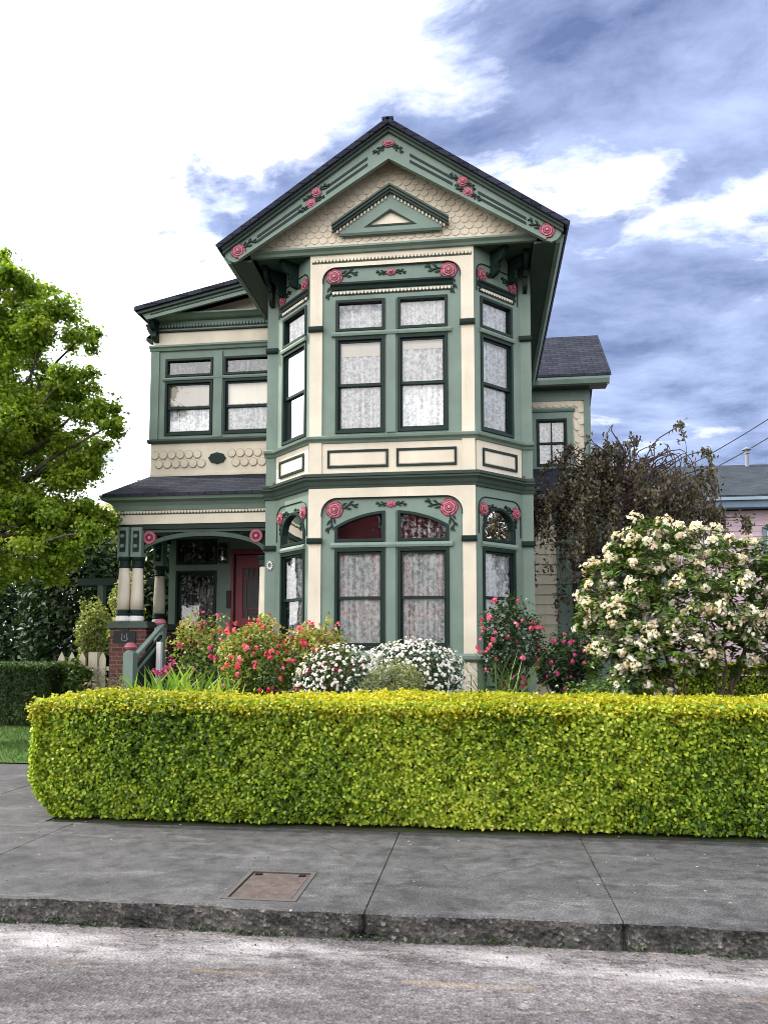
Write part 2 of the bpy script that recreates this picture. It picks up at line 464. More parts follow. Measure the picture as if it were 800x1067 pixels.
# ---- main block: closed shell behind the bay
mb = MB()
XL, XR, YM, YB = -3.68, .88, 12.78, 24.0
mb.box(XL, XL + .12, YM + .13, YB, .1, 8.2); mb.box(XR - .12, XR, YM + .13, YB, .1, 8.2); mb.box(XL + .12, XR - .12, YB - .12, YB, .1, 8.2)
part('wall', mb, SAGE)
mb = MB(); mb.box(XL + .13, XR - .13, YM - .02, YB - .13, 4.25, 4.5); mb.box(XL + .13, XR - .13, YM - .02, YB - .13, .9, 1.0); mb.box(XL + .13, XR - .13, 15.6, 15.7, 1.0, 4.25); mb.box(XL + .13, XR - .13, 15.6, 15.7, 4.5, 8.1)
mb.plate(Frame(0, 0), rect(-2.6, -.2, 4.25, 4.5), -12.75, -12.15)
part('interior_floor', mb, ROOM)

# ---- lower storey of the bay
Z0, ZL, ZC = .15, 1.55, 4.20
ARC0, ARC1 = .42, 2.25
wl, wr = (.42, 1.235), (1.435, 2.25)
def archwin(a, b): return arch_outline(a, b, 3.33, 3.585, 3.835, ARC0, ARC1)
def hole(o): return inset(o, -.0)
holes = [rect(*wl, 1.62, 3.225), rect(*wr, 1.62, 3.225), archwin(*wl), archwin(*wr)]
part('bay_wall', MB().plate(F, rect(0, WF, ZL, ZC), -.11, 0, holes), SAGE)
SLO, SRO = (.20, .98), (.14, .90)
for fr, (a, b) in ((FL, SLO), (FR, SRO)):
    hs = [rect(a, b, 1.62, 3.225), arch_outline(a, b, 3.33, 3.55, 3.90)]
    part('bay_wall', MB().plate(fr, rect(0, WS, ZL, ZC), -.11, 0, hs), SAGE)
    window(fr, hs[0], 2.44, LACE_M if fr is FL else LACE); window(fr, hs[1], lace=None)
    # raised line that follows the head of the panel
    pts = [fr.p(s, .006, z) for s, z in [(.06, 3.45)] + arc(.24, 3.86, .18, 180, 90, 6) + arc(WS - .24, 3.86, .18, 90, 0, 6) + [(WS - .06, 3.45)]]
    part('arch_moulding', MB().tube(pts, .011, 5), DARK)
    rosette(fr, .17, 3.84, 0, .10, ((.2, -1), (1, .25))); rosette(fr, WS - .17, 3.84, 0, .10, ((-.2, -1), (-1, .25)))
    moulding('transom_bar', fr, a - .02, b + .02, [(0, 3.235), (.05, 3.24), (.06, 3.275), (.03, 3.32), (0, 3.325)], SAGE)
    # apron with a sunk panel
    part('apron', MB().plate(fr, rect(0, WS, .90, 1.42), -.11, -.002), SAGE)
    pn = part('apron_panel', MB().plate(fr, rect(.16, .94, 1.02, 1.32), 0, .018, [rect(.19, .91, 1.05, 1.29)]), DARK)
    part('foundation', MB().plate(fr, rect(0, WS, Z0, .90), -.11, -.004), SAGE_D)
window(F, holes[0], 2.44, LACE); window(F, holes[1], 2.44, LACE)
window(F, holes[2], lace=None); window(F, holes[3], lace=LACE_O)
moulding('transom_bar', F, .36, 2.31, [(0, 3.235), (.05, 3.24), (.06, 3.275), (.03, 3.32), (0, 3.325)], SAGE)
part('mullion', MB().plate(F, rect(1.262, 1.408, 1.62, 3.83), .001, .03), SAGE)
def surround(zb, zt, zi, r, name='arch_surround'):
    a, b = .205, 2.465
    o = [(0, zb), (0, zt), (WF, zt), (WF, zb), (b, zb)] + arc(b - r, zi - r, r, 0, 90, 10) + arc(a + r, zi - r, r, 90, 180, 10) + [(a, zb)]
    p = part(name, MB().plate(F, o, .0015, .034), CREAM, bevel=.005)
    pts = [F.p(s, .036, z) for s, z in [(b - .006, zi - r - .04)] + arc(b - r, zi - r, r - .006, 0, 90, 10) + arc(a + r, zi - r, r - .006, 90, 180, 10) + [(a + .006, zi - r - .04)]]
    MB().tube(pts, .010, 5).build('arch_moulding', DARK, p)
    return p
sur = surround(.90, ZC, 4.045, .26)
def belt(fr, s0, s1, z, d, parent):
    prof = [(d, z), (d + .05, z + .005), (d + .06, z + .03), (d + .065, z + .075), (d + .03, z + .095), (d, z + .095)]
    m = MB().strip(None, [[fr.p(s0, *q) for q in prof], [fr.p(s1, *q) for q in prof]])
    m.build('belt_cap', DARK, parent)
for a, b in ((-.02, .225), (2.445, WF + .02)): belt(F, a, b, 3.305, .034, sur)
rosette(F, .42, 3.86, 0, .135, ((-.25, -1), (1, .25))); rosette(F, 2.25, 3.86, 0, .135, ((.25, -1), (-1, .25)))
rosette(F, 1.335, 3.935, 0, .085, ((1, 0), (-1, 0)), True)
part('apron', MB().plate(F, rect(.207, 2.463, .90, 1.42), -.11, -.002), SAGE)
for a in (.32, 1.40): part('apron_panel', MB().plate(F, rect(a, a + .95, 1.02, 1.32), 0, .018, [rect(a + .03, a + .92, 1.05, 1.29)]), DARK)
part('foundation', MB().plate(F, rect(0, WF, Z0, .90), -.11, -.004), SAGE_D)
around_bay('sill', [(0, 1.42), (.06, 1.43), (.11, 1.47), (.11, 1.52), (.03, 1.56), (0, 1.56)], SAGE)

# ---- cornice between the storeys
around_bay('cornice', [(0, 4.19), (.03, 4.195), (.045, 4.235), (.06, 4.25), (.085, 4.30), (.13, 4.335), (.13, 4.365), (.155, 4.37), (.165, 4.41), (.10, 4.432), (0, 4.44)], SAGE_D)

# ---- apron of the upper storey: cream with dark framed panels
part('apron', MB().plate(F, rect(0, WF, 4.44, 4.94), -.11, .012), CREAM)
for a, b in ((.30, 1.29), (1.42, 2.38)):
    pn = part('apron_panel', MB().plate(F, rect(a, b, 4.535, 4.825), .0125, .035, [rect(a + .035, b - .035, 4.57, 4.79)]), DARK)
    MB().plate(F, rect(a + .05, b - .05, 4.585, 4.775), .0126, .020).build('raised_field', CREAM, pn)
for fr in (FL, FR):
    part('apron', MB().plate(fr, rect(.02, WS - .02, 4.44, 4.94), -.11, .012), CREAM)
    pn = part('apron_panel', MB().plate(fr, rect(.15, .95, 4.535, 4.825), .0125, .035, [rect(.185, .915, 4.57, 4.79)]), DARK)
    MB().plate(fr, rect(.20, .90, 4.585, 4.775), .0126, .020).build('raised_field', CREAM, pn)
around_bay('sill', [(0, 4.935), (.03, 4.94), (.05, 4.975), (.10, 5.0), (.11, 5.035), (.04, 5.065), (0, 5.065)], SAGE)

# ---- upper storey of the bay
ZU, ZT = 5.06, 8.13
hol = [rect(*wl, 5.10, 6.70), rect(*wr, 5.10, 6.70), rect(*wl, 6.80, 7.335), rect(*wr, 6.80, 7.335)]
part('bay_wall', MB().plate(F, rect(0, WF, ZU, ZT), -.11, 0, hol), SAGE)
window(F, hol[0], 5.91, LACE, blind=.24); window(F, hol[1], 5.91, LACE, blind=.16)
window(F, hol[2]); window(F, hol[3])
moulding('transom_bar', F, .36, 2.31, [(0, 6.71), (.045, 6.715), (.055, 6.75), (.03, 6.79), (0, 6.795)], SAGE)
part('mullion', MB().plate(F, rect(1.262, 1.408, 5.10, 7.33), .001, .03), SAGE)
sur = surround(5.065, ZT, 7.885, .22)
for a, b in ((0, .205), (2.465, WF)): part('pilaster_base', MB().plate(F, rect(a, b, 4.44, 5.06), .0145, .036), CREAM)
for a, b in ((-.02, .225), (2.445, WF + .02)): belt(F, a, b, 6.80, .034, sur)
dentils(F, .03, WF - .03, 7.975, .05, .034, .058, TANSH, SAGE_D)
moulding('window_hood', F, .34, 2.33, [(0, 7.50), (.02, 7.505), (.035, 7.55), (.07, 7.58), (.07, 7.61), (0, 7.63)], DARK)
dentils(F, .36, 2.31, 7.425, .05, .0, .058, CREAM, DARK)
rosette(F, .40, 7.735, 0, .135, ((-.25, -1), (1, .2))); rosette(F, 2.27, 7.735, 0, .135, ((.25, -1), (-1, .2)))
rosette(F, 1.335, 7.765, 0, .085, ((1, 0), (-1, 0)), True)
for fr, (a, b) in ((FL, SLO), (FR, SRO)):
    hs = [rect(a, b, 5.10, 6.70), rect(a, b, 6.80, 7.335)]
    part('bay_wall', MB().plate(fr, rect(0, WS, ZU, ZT), -.11, 0, hs), SAGE)
    window(fr, hs[0], 5.91, LACE_M if fr is FL else LACE); window(fr, hs[1], lace=LACE_M if fr is FL else LACE)
    moulding('transom_bar', fr, a - .02, b + .02, [(0, 6.71), (.045, 6.715), (.055, 6.75), (.03, 6.79), (0, 6.795)], SAGE)
    moulding('window_hood', fr, a - .05, b + .05, [(0, 7.48), (.02, 7.485), (.035, 7.52), (.06, 7.545), (.06, 7.57), (0, 7.585)], DARK)
    dentils(fr, a - .02, b + .02, 7.405, .05, 0, .058, CREAM, DARK)
    pts = [fr.p(s, .006, z) for s, z in [(.06, 7.40)] + arc(.22, 7.72, .16, 180, 90, 6) + arc(WS - .22, 7.72, .16, 90, 0, 6) + [(WS - .06, 7.40)]]
    part('arch_moulding', MB().tube(pts, .011, 5), DARK)
    rosette(fr, .18, 7.69, 0, .10, ((-.1, -1), (1, .25))); rosette(fr, WS - .18, 7.69, 0, .10, ((.1, -1), (-1, .25)))

# ---- corner boards beside the bay
for s0, s1 in ((0, .18), (4.38, 4.56)):
    cb = part('corner_board', MB().fbox(FM, s0, s1, -.13, 0, .12, ZT), SAGE)
    for z in (3.305, 6.80):
        prof = [(0, z), (.05, z + .005), (.06, z + .03), (.065, z + .075), (.03, z + .095), (0, z + .095)]
        MB().strip(None, [[FM.p(s0 - .015, *q) for q in prof], [FM.p(s1 + .01, *q) for q in prof]]).build('belt_cap', DARK, cb)

# ---- gable
G = Frame(XC, 11.97)
part('gable_wall', MB().plate(G, [(-2.28, 8.17), (2.28, 8.17), (2.28, 8.42), (0, 9.92), (-2.28, 8.42)], -.15, 0), TANSH)
def scallops(fr, inside, s0, s1, z0, z1, w, h, d, mat, name='scalloped_shingles', sub=None, lo=None):
    mb = MB(); row = 0; z = z0
    while z < z1:
        s = s0 - (w / 2 if row % 2 else 0)
        while s < s1:
            c = s + w / 2
            if inside(c, z + h * .4):
                jit = random.uniform(-.004, .004); t = random.uniform(0, .004)
                pts = [(c - w * .485, z + h * 1.5), (c - w * .485, z + h * .42)] + arc(c, z + h * .42 + jit, w * .485, 180, 360, 8) + [(c + w * .485, z + h * 1.5)]
                top = [fr.p(a, d + .004 + (1 - (b - z) / (h * 1.5)) * .018 + t * .6, b) for a, b in pts]
                bot = [fr.p(a, d, b) for a, b in pts]
                o = len(mb.v); n = len(pts); mb.v += top + bot
                mb.face(range(o, o + n))
                for i in range(n): j = (i + 1) % n; mb.face((o + j, o + i, o + n + i, o + n + j))
            s += w
        z += h; row += 1
    return part(name, mb, mat, sub)
scallops(G, lambda s, z: z < 9.72 - .66 * abs(s) and abs(s) < 2.22, -2.28, 2.28, 8.22, 9.8, .145, .10, .003, TANSH)
moulding('gable_base_moulding', G, -2.34, 2.34, [(0, 8.10), (.05, 8.105), (.07, 8.14), (.12, 8.17), (.12, 8.20), (0, 8.23)], SAGE)
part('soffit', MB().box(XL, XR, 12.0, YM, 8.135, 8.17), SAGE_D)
# bargeboards: board, crown moulding, dark grooves, carved roses
B = Frame(XC, 11.72)
def roofz(x): return 10.07 - .688 * abs(x)
def innerz(x): return 9.485 - .622 * abs(x)
for sg in (-1, 1):
    o = [(0, roofz(0) - .10), (sg * 2.70, roofz(2.70) - .10)]
    o += [(sg * 2.69, 8.04), (sg * 2.62, 7.96), (sg * 2.54, 7.93), (sg * 2.46, innerz(2.46))]
    o += [(0, innerz(0))]
    bb = part('bargeboard', MB().plate(B, o, 0, .05), SAGE)
    for x0, x1 in ((.34, 1.02), (1.42, 2.16)):
        for t in (.42, .66):
            g = MB()
            q = [(sg * x, (1 - t) * (roofz(x) - .12) + t * innerz(x)) for x in (x0, x1)]
            g.plate(B, [(q[0][0], q[0][1] - .023), (q[1][0], q[1][1] - .023), (q[1][0], q[1][1] + .023), (q[0][0], q[0][1] + .023)], .051, .058)
            g.build('groove', DARK, bb)
    e = [(0, innerz(0)), (sg * 2.46, innerz(2.46)), (sg * 2.46, innerz(2.46) + .05), (0, innerz(0) + .055)]
    MB().plate(B, e, .0505, .075).build('edge_bead', SAGE, bb)
    cr = MB()
    for d1, a, b in ((.10, .02, .14), (.14, .0, .09), (.17, -.02, .05)):
        cr.plate(B, [(0, roofz(0) - b), (sg * 2.72, roofz(2.72) - b), (sg * 2.72, roofz(2.72) - a), (0, roofz(0) - a)], .001 if d1 == .10 else d1 - .045, d1)
    cr.build('crown_moulding', SAGE_D, bb)
    sl = math.atan(.66) * -sg
    for x, t, r, sp in ((2.47, .50, .12, 'end'), (1.18, .36, .085, 'a'), (1.26, .70, .085, 'b')):
        z = (1 - t) * (roofz(x) - .10) + t * innerz(x); u = (-sg, .66)
        rosette(B, sg * x, z, .05, r, (u,) if sp == 'end' else (u, (sg, -.66)))
rosette(B, 0, (roofz(0) - .10 + innerz(0)) / 2 + .02, .05, .10, ((1, -.64), (-1, -.64)), True)
# small pediment in the gable
P = Frame(XC, 11.97)
ped = part('pediment', MB().plate(P, [(-.80, 8.37), (.80, 8.37), (.88, 8.50), (0, 9.07), (-.88, 8.50)], .001, .075, [[(-.41, 8.515), (.41, 8.515), (0, 8.76)]]), SAGE)
MB().plate(P, [(-.405, 8.518), (.405, 8.518), (0, 8.757)], .030, .04).build('pediment_field', CREAM, ped)
MB().plate(P, [(-.43, 8.50), (.43, 8.50), (0, 8.785)], .0755, .084, [[(-.37, 8.53), (.37, 8.53), (0, 8.745)]]).build('pediment_bead', DARK, ped)
for sg in (-1, 1):
    m = MB()
    for d1, a, b in ((.20, 0, .035), (.17, .035, .075), (.13, .075, .11)):
        m.plate(P, [(0, 9.16 - a), (sg * .95, 8.535 - a), (sg * .95, 8.535 - b), (0, 9.16 - b)], .0752, d1)
    m.build('raking_moulding', SAGE_D, ped)
    m = MB()
    for i in range(15):
        x = .06 + i * .057; z = 9.04 - .657 * x
        m.plate(P, [(sg * x, z), (sg * (x + .028), z - .018), (sg * (x + .028), z - .062), (sg * x, z - .044)], .0752, .10)
    m.build('dentil_row', TANSH, ped)
MB().fbox(P, -.84, .84, .0752, .10, 8.36, 8.405).build('base_moulding', SAGE_D, ped)

# main roof: two slopes, boxed eaves
for sg in (-1, 1):
    N = Vector((.688 * sg, 0, 1)).normalized(); mb = MB()
    a, b = Vector((XC, 0, 10.07)), Vector((XC + sg * 2.80, 0, 10.07 - .688 * 2.80))
    y0, y1 = 11.53, 21.0
    ring = lambda y: [tuple(q + Vector((0, y, 0))) for q in (a + Vector((0, 0, .035)), b + N * .03, b - N * .045, a - Vector((0, 0, .06)))]
    part('roof', mb.strip(None, [ring(y0), ring(y1)]), ROOF)
    e0, e1 = (XC + sg * 2.28, XC + sg * 2.64)
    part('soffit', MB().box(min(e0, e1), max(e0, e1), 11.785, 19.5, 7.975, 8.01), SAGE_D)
    x0, x1 = sorted((XC + sg * 2.64, XC + sg * 2.745))
    gt = part('eave_gutter', MB().strip(None, [[(XC + sg * 2.62, y, 7.96), (XC + sg * 2.69, y, 7.97), (XC + sg * 2.745, y, 8.05), (XC + sg * 2.755, y, 8.10), (XC + sg * 2.62, y, 8.11)] for y in (11.78, 19.5)]), SAGE)
mb = MB(); mb.box(XC - .09, XC + .09, 11.53, 21.0, 10.07, 10.115); part('ridge_cap', mb, ROOF)

def bracket(fr, s, zt, depth=.42, h=.50, w=.07, mat=None):
    """Scrolled eave bracket: flat on top, stepping back to the wall in two lobes."""
    mat = mat or DARK; mb = MB()
    prof = [(0, zt), (depth, zt), (depth, zt - .09)] + [(depth * (.55 + .45 * math.cos(R(t))) - .02, zt - .09 - .12 * math.sin(R(t))) for t in (20, 50, 80)] + \
           [(depth * .50, zt - .22), (depth * .42, zt - .30), (depth * .33, zt - .28)] + [(.05 + .12 * math.cos(R(t)), zt - h + .10 - .09 * math.sin(R(t))) for t in (-20, 20, 60, 90)] + [(0, zt - h)]
    for a, b in ((s - w / 2, s + w / 2),):
        mb.strip(None, [[fr.p(a, *q) for q in prof], [fr.p(b, *q) for q in prof]])
    mb.fbox(fr, s - w / 2 - .015, s + w / 2 + .015, 0, depth + .02, zt - .035, zt - .001)
    return part('bracket', mb, mat)
for fr, ss in ((FR, (.42, .84)), (FL, (WS - .42, WS - .84))):
    for s in ss: bracket(fr, s, 8.13, .32, .42)
bracket(FM, 4.47, 8.13, .55, .5); bracket(FM, .09, 8.13, .55, .5)
# number medallion beside the bay
mb = MB(); FMd = Frame(-3.59, 12.775)
for i in range(12):
    a = 2 * math.pi * i / 12; mb.plate(FMd, [(.05 * math.cos(a + t) * q, 3.06 + .075 * math.sin(a + t) * q) for t, q in ((-.3, .7), (0, 1.25), (.3, .7), (0, .5))], .002, .02)
part('wall_ornament', mb, WHITE)
# ------------------------------------------------------------------ LEFT WING over the porch
LW = Frame(-6.34, 14.0); WL = 2.66
w1, w2 = (.26, 1.23), (1.44, 2.42)
lh = [rect(*w1, 5.75, 6.84), rect(*w2, 5.75, 6.84), rect(*w1, 6.92, 7.29), rect(*w2, 6.92, 7.29)]
part('wall', MB().plate(LW, rect(0, WL, 5.66, 7.46), -.12, 0, lh), SAGE)
part('wall', MB().plate(LW, rect(0, WL, 4.90, 5.66), -.12, 0), CREAM)
part('wall', MB().plate(LW, rect(0, WL, 7.46, 7.84), -.12, 0), CREAM)
part('wall', MB().plate(LW, [(0, 7.84), (WL, 7.84), (WL, 8.60), (0, 8.04)], -.12, 0), CREAM)
mb = MB(); mb.box(-6.34, -6.22, 14.12, 20.0, 4.9, 8.1); mb.box(-6.22, -3.68, 19.88, 20.0, 4.9, 8.1); mb.box(-6.22, -3.68, 14.12, 19.88, 4.9, 5.0); part('wall', mb, SAGE)
mb = MB(); mb.box(-6.2, -3.7, 17.0, 17.1, 5.0, 8.1); part('interior_partition', mb, ROOM)
for h in lh[:2]: window(LW, h, 6.31, LACE, blind=.42)
for h in lh[2:]: window(LW, h, lace=LACE_O)
moulding('transom_bar', LW, .22, 2.46, [(0, 6.845), (.03, 6.85), (.04, 6.88), (.02, 6.91), (0, 6.915)], SAGE)
part('corner_board', MB().plate(LW, rect(-.03, .14, 5.67, 7.44), .001, .03), SAGE)
part('mullion', MB().plate(LW, rect(1.25, 1.42, 5.70, 7.40), .001, .03), SAGE)
moulding('belt_course', LW, -.05, WL - .003, [(0, 7.44), (.04, 7.445), (.06, 7.49), (.09, 7.51), (.09, 7.545), (0, 7.565)], SAGE)
moulding('belt_course', LW, -.05, WL - .003, [(0, 5.60), (.05, 5.605), (.08, 5.64), (.08, 5.675), (0, 5.695)], SAGE_D)
part('frieze', MB().plate(LW, rect(0, WL - .003, 7.83, 8.03), .001, .028), SAGE)
dentils(LW, .05, WL - .02, 7.90, .07, .028, .062, SAGE, DARK)
moulding('frieze_bead', LW, 0, WL - .003, [(.001, 7.82), (.045, 7.825), (.045, 7.85), (.001, 7.855)], DARK)
moulding('pediment_moulding', LW, -.10, WL - .003, [(.001, 8.03), (.12, 8.04), (.19, 8.075), (.24, 8.09), (.24, 8.12), (.001, 8.16)], SAGE)
# raking cornice of the shed gable
RK = Frame(-6.34, 13.64)
def rz(s): return 8.125 + .216 * (s + .11)
rk = part('bargeboard', MB().plate(RK, [(-.10, rz(-.1) - .04), (2.66, rz(2.66) - .04), (2.66, rz(2.66) - .235), (.02, rz(.02) - .21)], -.02, .03), SAGE)
m = MB(); m.plate(RK, [(.10, rz(.10) - .125), (2.66, rz(2.66) - .135), (2.66, rz(2.66) - .160), (.10, rz(.10) - .145)], .031, .038); m.build('groove', DARK, rk)
m = MB(); m.plate(RK, [(-.14, rz(-.14) - .085), (2.66, rz(2.66) - .085), (2.66, rz(2.66) - .0), (-.14, rz(-.14) - .0)], .0305, .09); m.build('crown_moulding', SAGE_D, rk)
N = Vector((-.216, 0, 1)).normalized()
ring = lambda y: [(-6.52, y, rz(-.18) - .03), (-3.60, y, rz(2.74) - .03), (-3.60, y, rz(2.74) + .05), (-6.52, y, rz(-.18) + .05)]
part('roof', MB().strip(None, [ring(13.5), ring(20.2)]), ROOF)
bracket(LW, .07, 8.03, .30, .40, .09)
bracket(Frame(-6.34, 20, 0, -1), 5.93, 8.03, .16, .40, .09)
RING_SHADE = paint('ring_shadow_tan', (.36, .305, .215), .7)  # darker tan ring paints in the shadow gap round each disc
# bead discs on the cream band and the dark oval
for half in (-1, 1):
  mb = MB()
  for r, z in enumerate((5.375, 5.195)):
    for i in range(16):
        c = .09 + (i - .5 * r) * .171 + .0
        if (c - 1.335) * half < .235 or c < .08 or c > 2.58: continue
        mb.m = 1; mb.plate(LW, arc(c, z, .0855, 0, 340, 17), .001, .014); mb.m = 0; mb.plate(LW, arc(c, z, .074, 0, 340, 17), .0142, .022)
  part('disc_shingles', mb, [TANSH, RING_SHADE])
mb = MB(); mb.plate(LW, [(1.345 + .165 * math.cos(t) * (1 + .05 * math.cos(8 * t)), 5.285 + .105 * math.sin(t) * (1 + .05 * math.cos(8 * t))) for t in np.linspace(0, 2 * math.pi, 40, endpoint=False)], .001, .03)
part('oval_vent', mb, DARK)
moulding('base_moulding', LW, 0, WL - .003, [(.001, 4.92), (.03, 4.925), (.03, 5.0), (.001, 5.01)], CREAM)

# ------------------------------------------------------------------ PORCH
PX0, PX1, PY = -6.50, -3.68, 13.0
mb = MB()
e = [(-6.66, 12.74, 4.37), (-3.60, 12.74, 4.37), (-3.60, 14.0, 4.965), (-6.34, 14.0, 4.965), (-6.34, 15.3, 4.965), (-6.66, 15.3, 4.37)]
mb.v = e + [(a, b, c - .05) for a, b, c in e]
mb.face((0, 1, 2, 3)); mb.face((0, 3, 4, 5)); mb.face((6, 9, 8, 7)); mb.face((6, 11, 10, 9)); mb.face((0, 6, 7, 1)); mb.face((0, 5, 11, 6)); mb.face((5, 4, 10, 11)); mb.face((1, 7, 8, 2)); mb.face((2, 8, 9, 3)); mb.face((3, 9, 10, 4))
part('porch_roof', mb, ROOF)
PF = Frame(PX0, PY); PW = PX1 - PX0 - .003; PS = Frame(PX0, 15.0, 0, -1)
cor = [(0, 4.10), (.02, 4.105), (.05, 4.18), (.10, 4.24), (.15, 4.255), (.20, 4.27), (.23, 4.33), (.23, 4.36), (.10, 4.365), (0, 4.365)]
moulding('porch_cornice', PF, 0, PW, cor, SAGE, (1, 0)); moulding('porch_cornice', PS, 0, 2.0, cor, SAGE, (0, 1))
part('porch_frieze', MB().fbox(PF, 0, PW, -.20, 0, 3.86, 4.11), CREAM)
part('porch_frieze', MB().fbox(PS, .003, 1.798, -.20, 0, 3.86, 4.11), CREAM)
dentils(PF, .02, PW - .02, 4.045, .05, 0, .058, CREAM, SAGE_D)
part('porch_beam', MB().fbox(PF, .02, PW, -.19, -.02, 3.77, 3.857), DARK); part('porch_beam', MB().fbox(PS, .003, 1.798, -.19, -.02, 3.77, 3.857), DARK)
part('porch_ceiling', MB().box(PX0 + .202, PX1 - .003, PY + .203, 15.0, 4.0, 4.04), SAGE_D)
# arched spandrel brackets with rose rings
a0, a1 = .36, 2.82
cs, hw = (a0 + a1) / 2, (a1 - a0) / 2
ell = [(cs + (hw - .02) * math.cos(t), 3.30 + .42 * math.sin(t)) for t in np.linspace(math.pi * .985, math.pi * .015, 40)]
ell2 = [(cs + (hw - .10) * math.cos(t), 3.30 + .34 * math.sin(t)) for t in np.linspace(math.pi * .985, math.pi * .015, 40)]
sp = part('arch_bracket', MB().plate(PF, ell + list(reversed(ell2)), -.14, -.06), SAGE_D)
m = MB(); m.fbox(PF, a0 - .02, a1, -.14, -.06, 3.715, 3.768); m.fbox(PF, a0 - .02, a0 + .045, -.14, -.06, 3.30, 3.714); m.fbox(PF, a1 - .06, a1, -.14, -.06, 3.30, 3.714); m.build('bracket_frame', SAGE_D, sp)
for c, sg in ((.60, 1), (2.575, -1)):
    for ro, ri, dd, mt in ((.115, .072, -.045, ROSE), (.066, .001, -.052, ROSE_D), (.026, .001, -.04, ROSE_L)):
        hs = [arc(c, 3.625, ri, 0, 348, 24)] if ri > .01 else []
        MB().plate(PF, arc(c, 3.625, ro, 0, 348, 24), -.12, dd, hs).build('rose_ring', mt, sp)
    sc = MB()
    for (p0, amp, t1) in (((c + sg * .12, 3.69), .03, .42), ((c - sg * .11, 3.52), .03, -.0)):
        pts = [PF.p(p0[0] + sg * t * .40, -.10, p0[1] - t * .02 + amp * math.sin(t * 9)) for t in np.linspace(0, 1, 10)] if t1 else [PF.p(p0[0] + amp * math.sin(t * 7), -.10, p0[1] - t * .16) for t in np.linspace(0, 1, 8)]
        sc.tube(pts, .018, 6)
    sc.build('scroll', DARK, sp)
# side arch towards the garden
els = [(1.0 + .62 * math.cos(t), 3.34 + .38 * math.sin(t)) for t in np.linspace(math.pi, 0, 24)]
part('arch_bracket', MB().plate(PS, [(.36, 3.34)] + els[1:-1] + [(1.64, 3.34), (1.64, 3.76), (.36, 3.76)], -.14, -.07), SAGE_D)

def column(x, y, zb, blk=True, half=1.0):
    """Tapering round shaft on a white plinth, dark collar and capital, sage head block with bosses."""
    c = part('column', MB().lathe((x, y, 0), [(.116, zb + .21), (.112, zb + .45), (.092, 3.07)], 18), CREAM, smooth=True)
    MB().lathe((x, y, 0), [(.118, zb + .002), (.128, zb + .02), (.128, zb + .08), (.112, zb + .10)], 18).build('plinth', WHITE, c)
    MB().lathe((x, y, 0), [(.115, zb + .101), (.13, zb + .125), (.118, zb + .15), (.122, zb + .18), (.117, zb + .209)], 18).build('collar', DARK, c)
    MB().lathe((x, y, 0), [(.096, 3.071), (.112, 3.09), (.098, 3.12), (.10, 3.19), (.118, 3.22), (.128, 3.25), (.128, 3.268)], 18).build('capital', DARK, c)
    if blk:
        b = MB(); b.box(x - .10, x + .10, y - .10, y + .10, 3.27, 3.80); b.build('head_block', SAGE, c)
        q = MB(); fr = Frame(x, y - .10); q.plate(fr, rect(-.055, .055, 3.36, 3.74), .001, .010); q.build('head_panel', DARK, c)
        q = MB()
        for z in (3.46, 3.64): q.plate(fr, arc(0, z, .036, 0, 340, 16), .011, .035); q.plate(fr, arc(0, z, .022, 0, 340, 12), .0351, .05)
        q.build('boss', SAGE, c)
    return c
column(-6.335, 13.02, 2.115); column(-6.105, 13.06, 2.115); column(-6.36, 14.6, 2.115); column(-3.775, 13.12, 1.06, False)
pier = part('pier', MB().box(-6.55, -5.88, 12.96, 13.62, .1, 2.0), BRICK)
m = MB(); m.box(-6.60, -5.83, 12.91, 13.67, 2.0, 2.05); m.box(-6.57, -5.86, 12.94, 13.64, 2.051, 2.113); m.build('cap', SAGE_D, pier)
q = MB(); fp = Frame(-6.262, 12.96); q.plate(fp, rect(-.205, .205, 1.73, 1.945), .001, .02); q.build('number_plaque', BLACK, pier)
q = MB()
for sx, h in ((-.045, .10), (0, .075), (.045, .10)): q.plate(fp, rect(sx - .008, sx + .008, 1.80 + (.0 if sx else .02), 1.80 + h), .0205, .028)
q.plate(fp, arc(0, 1.835, .075, 200, 340, 10) + list(reversed(arc(0, 1.835, .060, 200, 340, 10))), .0205, .028)
q.build('plaque_emblem', paint('tarnished_metal', (.16, .17, .18), .5), pier)
q = MB(); q.plate(fp, arc(0, 1.946, .075, 0, 180, 12), .001, .02); q.build('plaque_crest', BLACK, pier)
pier2 = part('pier', MB().box(-6.55, -6.10, 14.35, 14.98, .1, 2.0), BRICK); MB().box(-6.59, -6.06, 14.31, 14.985, 2.0, 2.113).build('cap', SAGE_D, pier2)
part('porch_wall', MB().box(-6.50, -6.38, 13.622, 14.348, .1, 1.85), BRICK)
part('porch_floor', MB().box(-6.37, -3.69, 13.05, 15.0, .95, 1.06), SAGE_D)
part('porch_skirt', MB().box(-4.20, -3.69, 13.06, 13.14, .1, .948), SAGE_D)
st = part('steps', MB().box(-5.62, -4.22, 12.80, 13.05, .1, .885), SAGE_D)
for i in range(1, 5): MB().box(-5.62, -4.22, 12.80 - .27 * i, 12.80 - .27 * (i - 1) - .002, .08, .885 - .172 * i).build('step', SAGE_D, st)
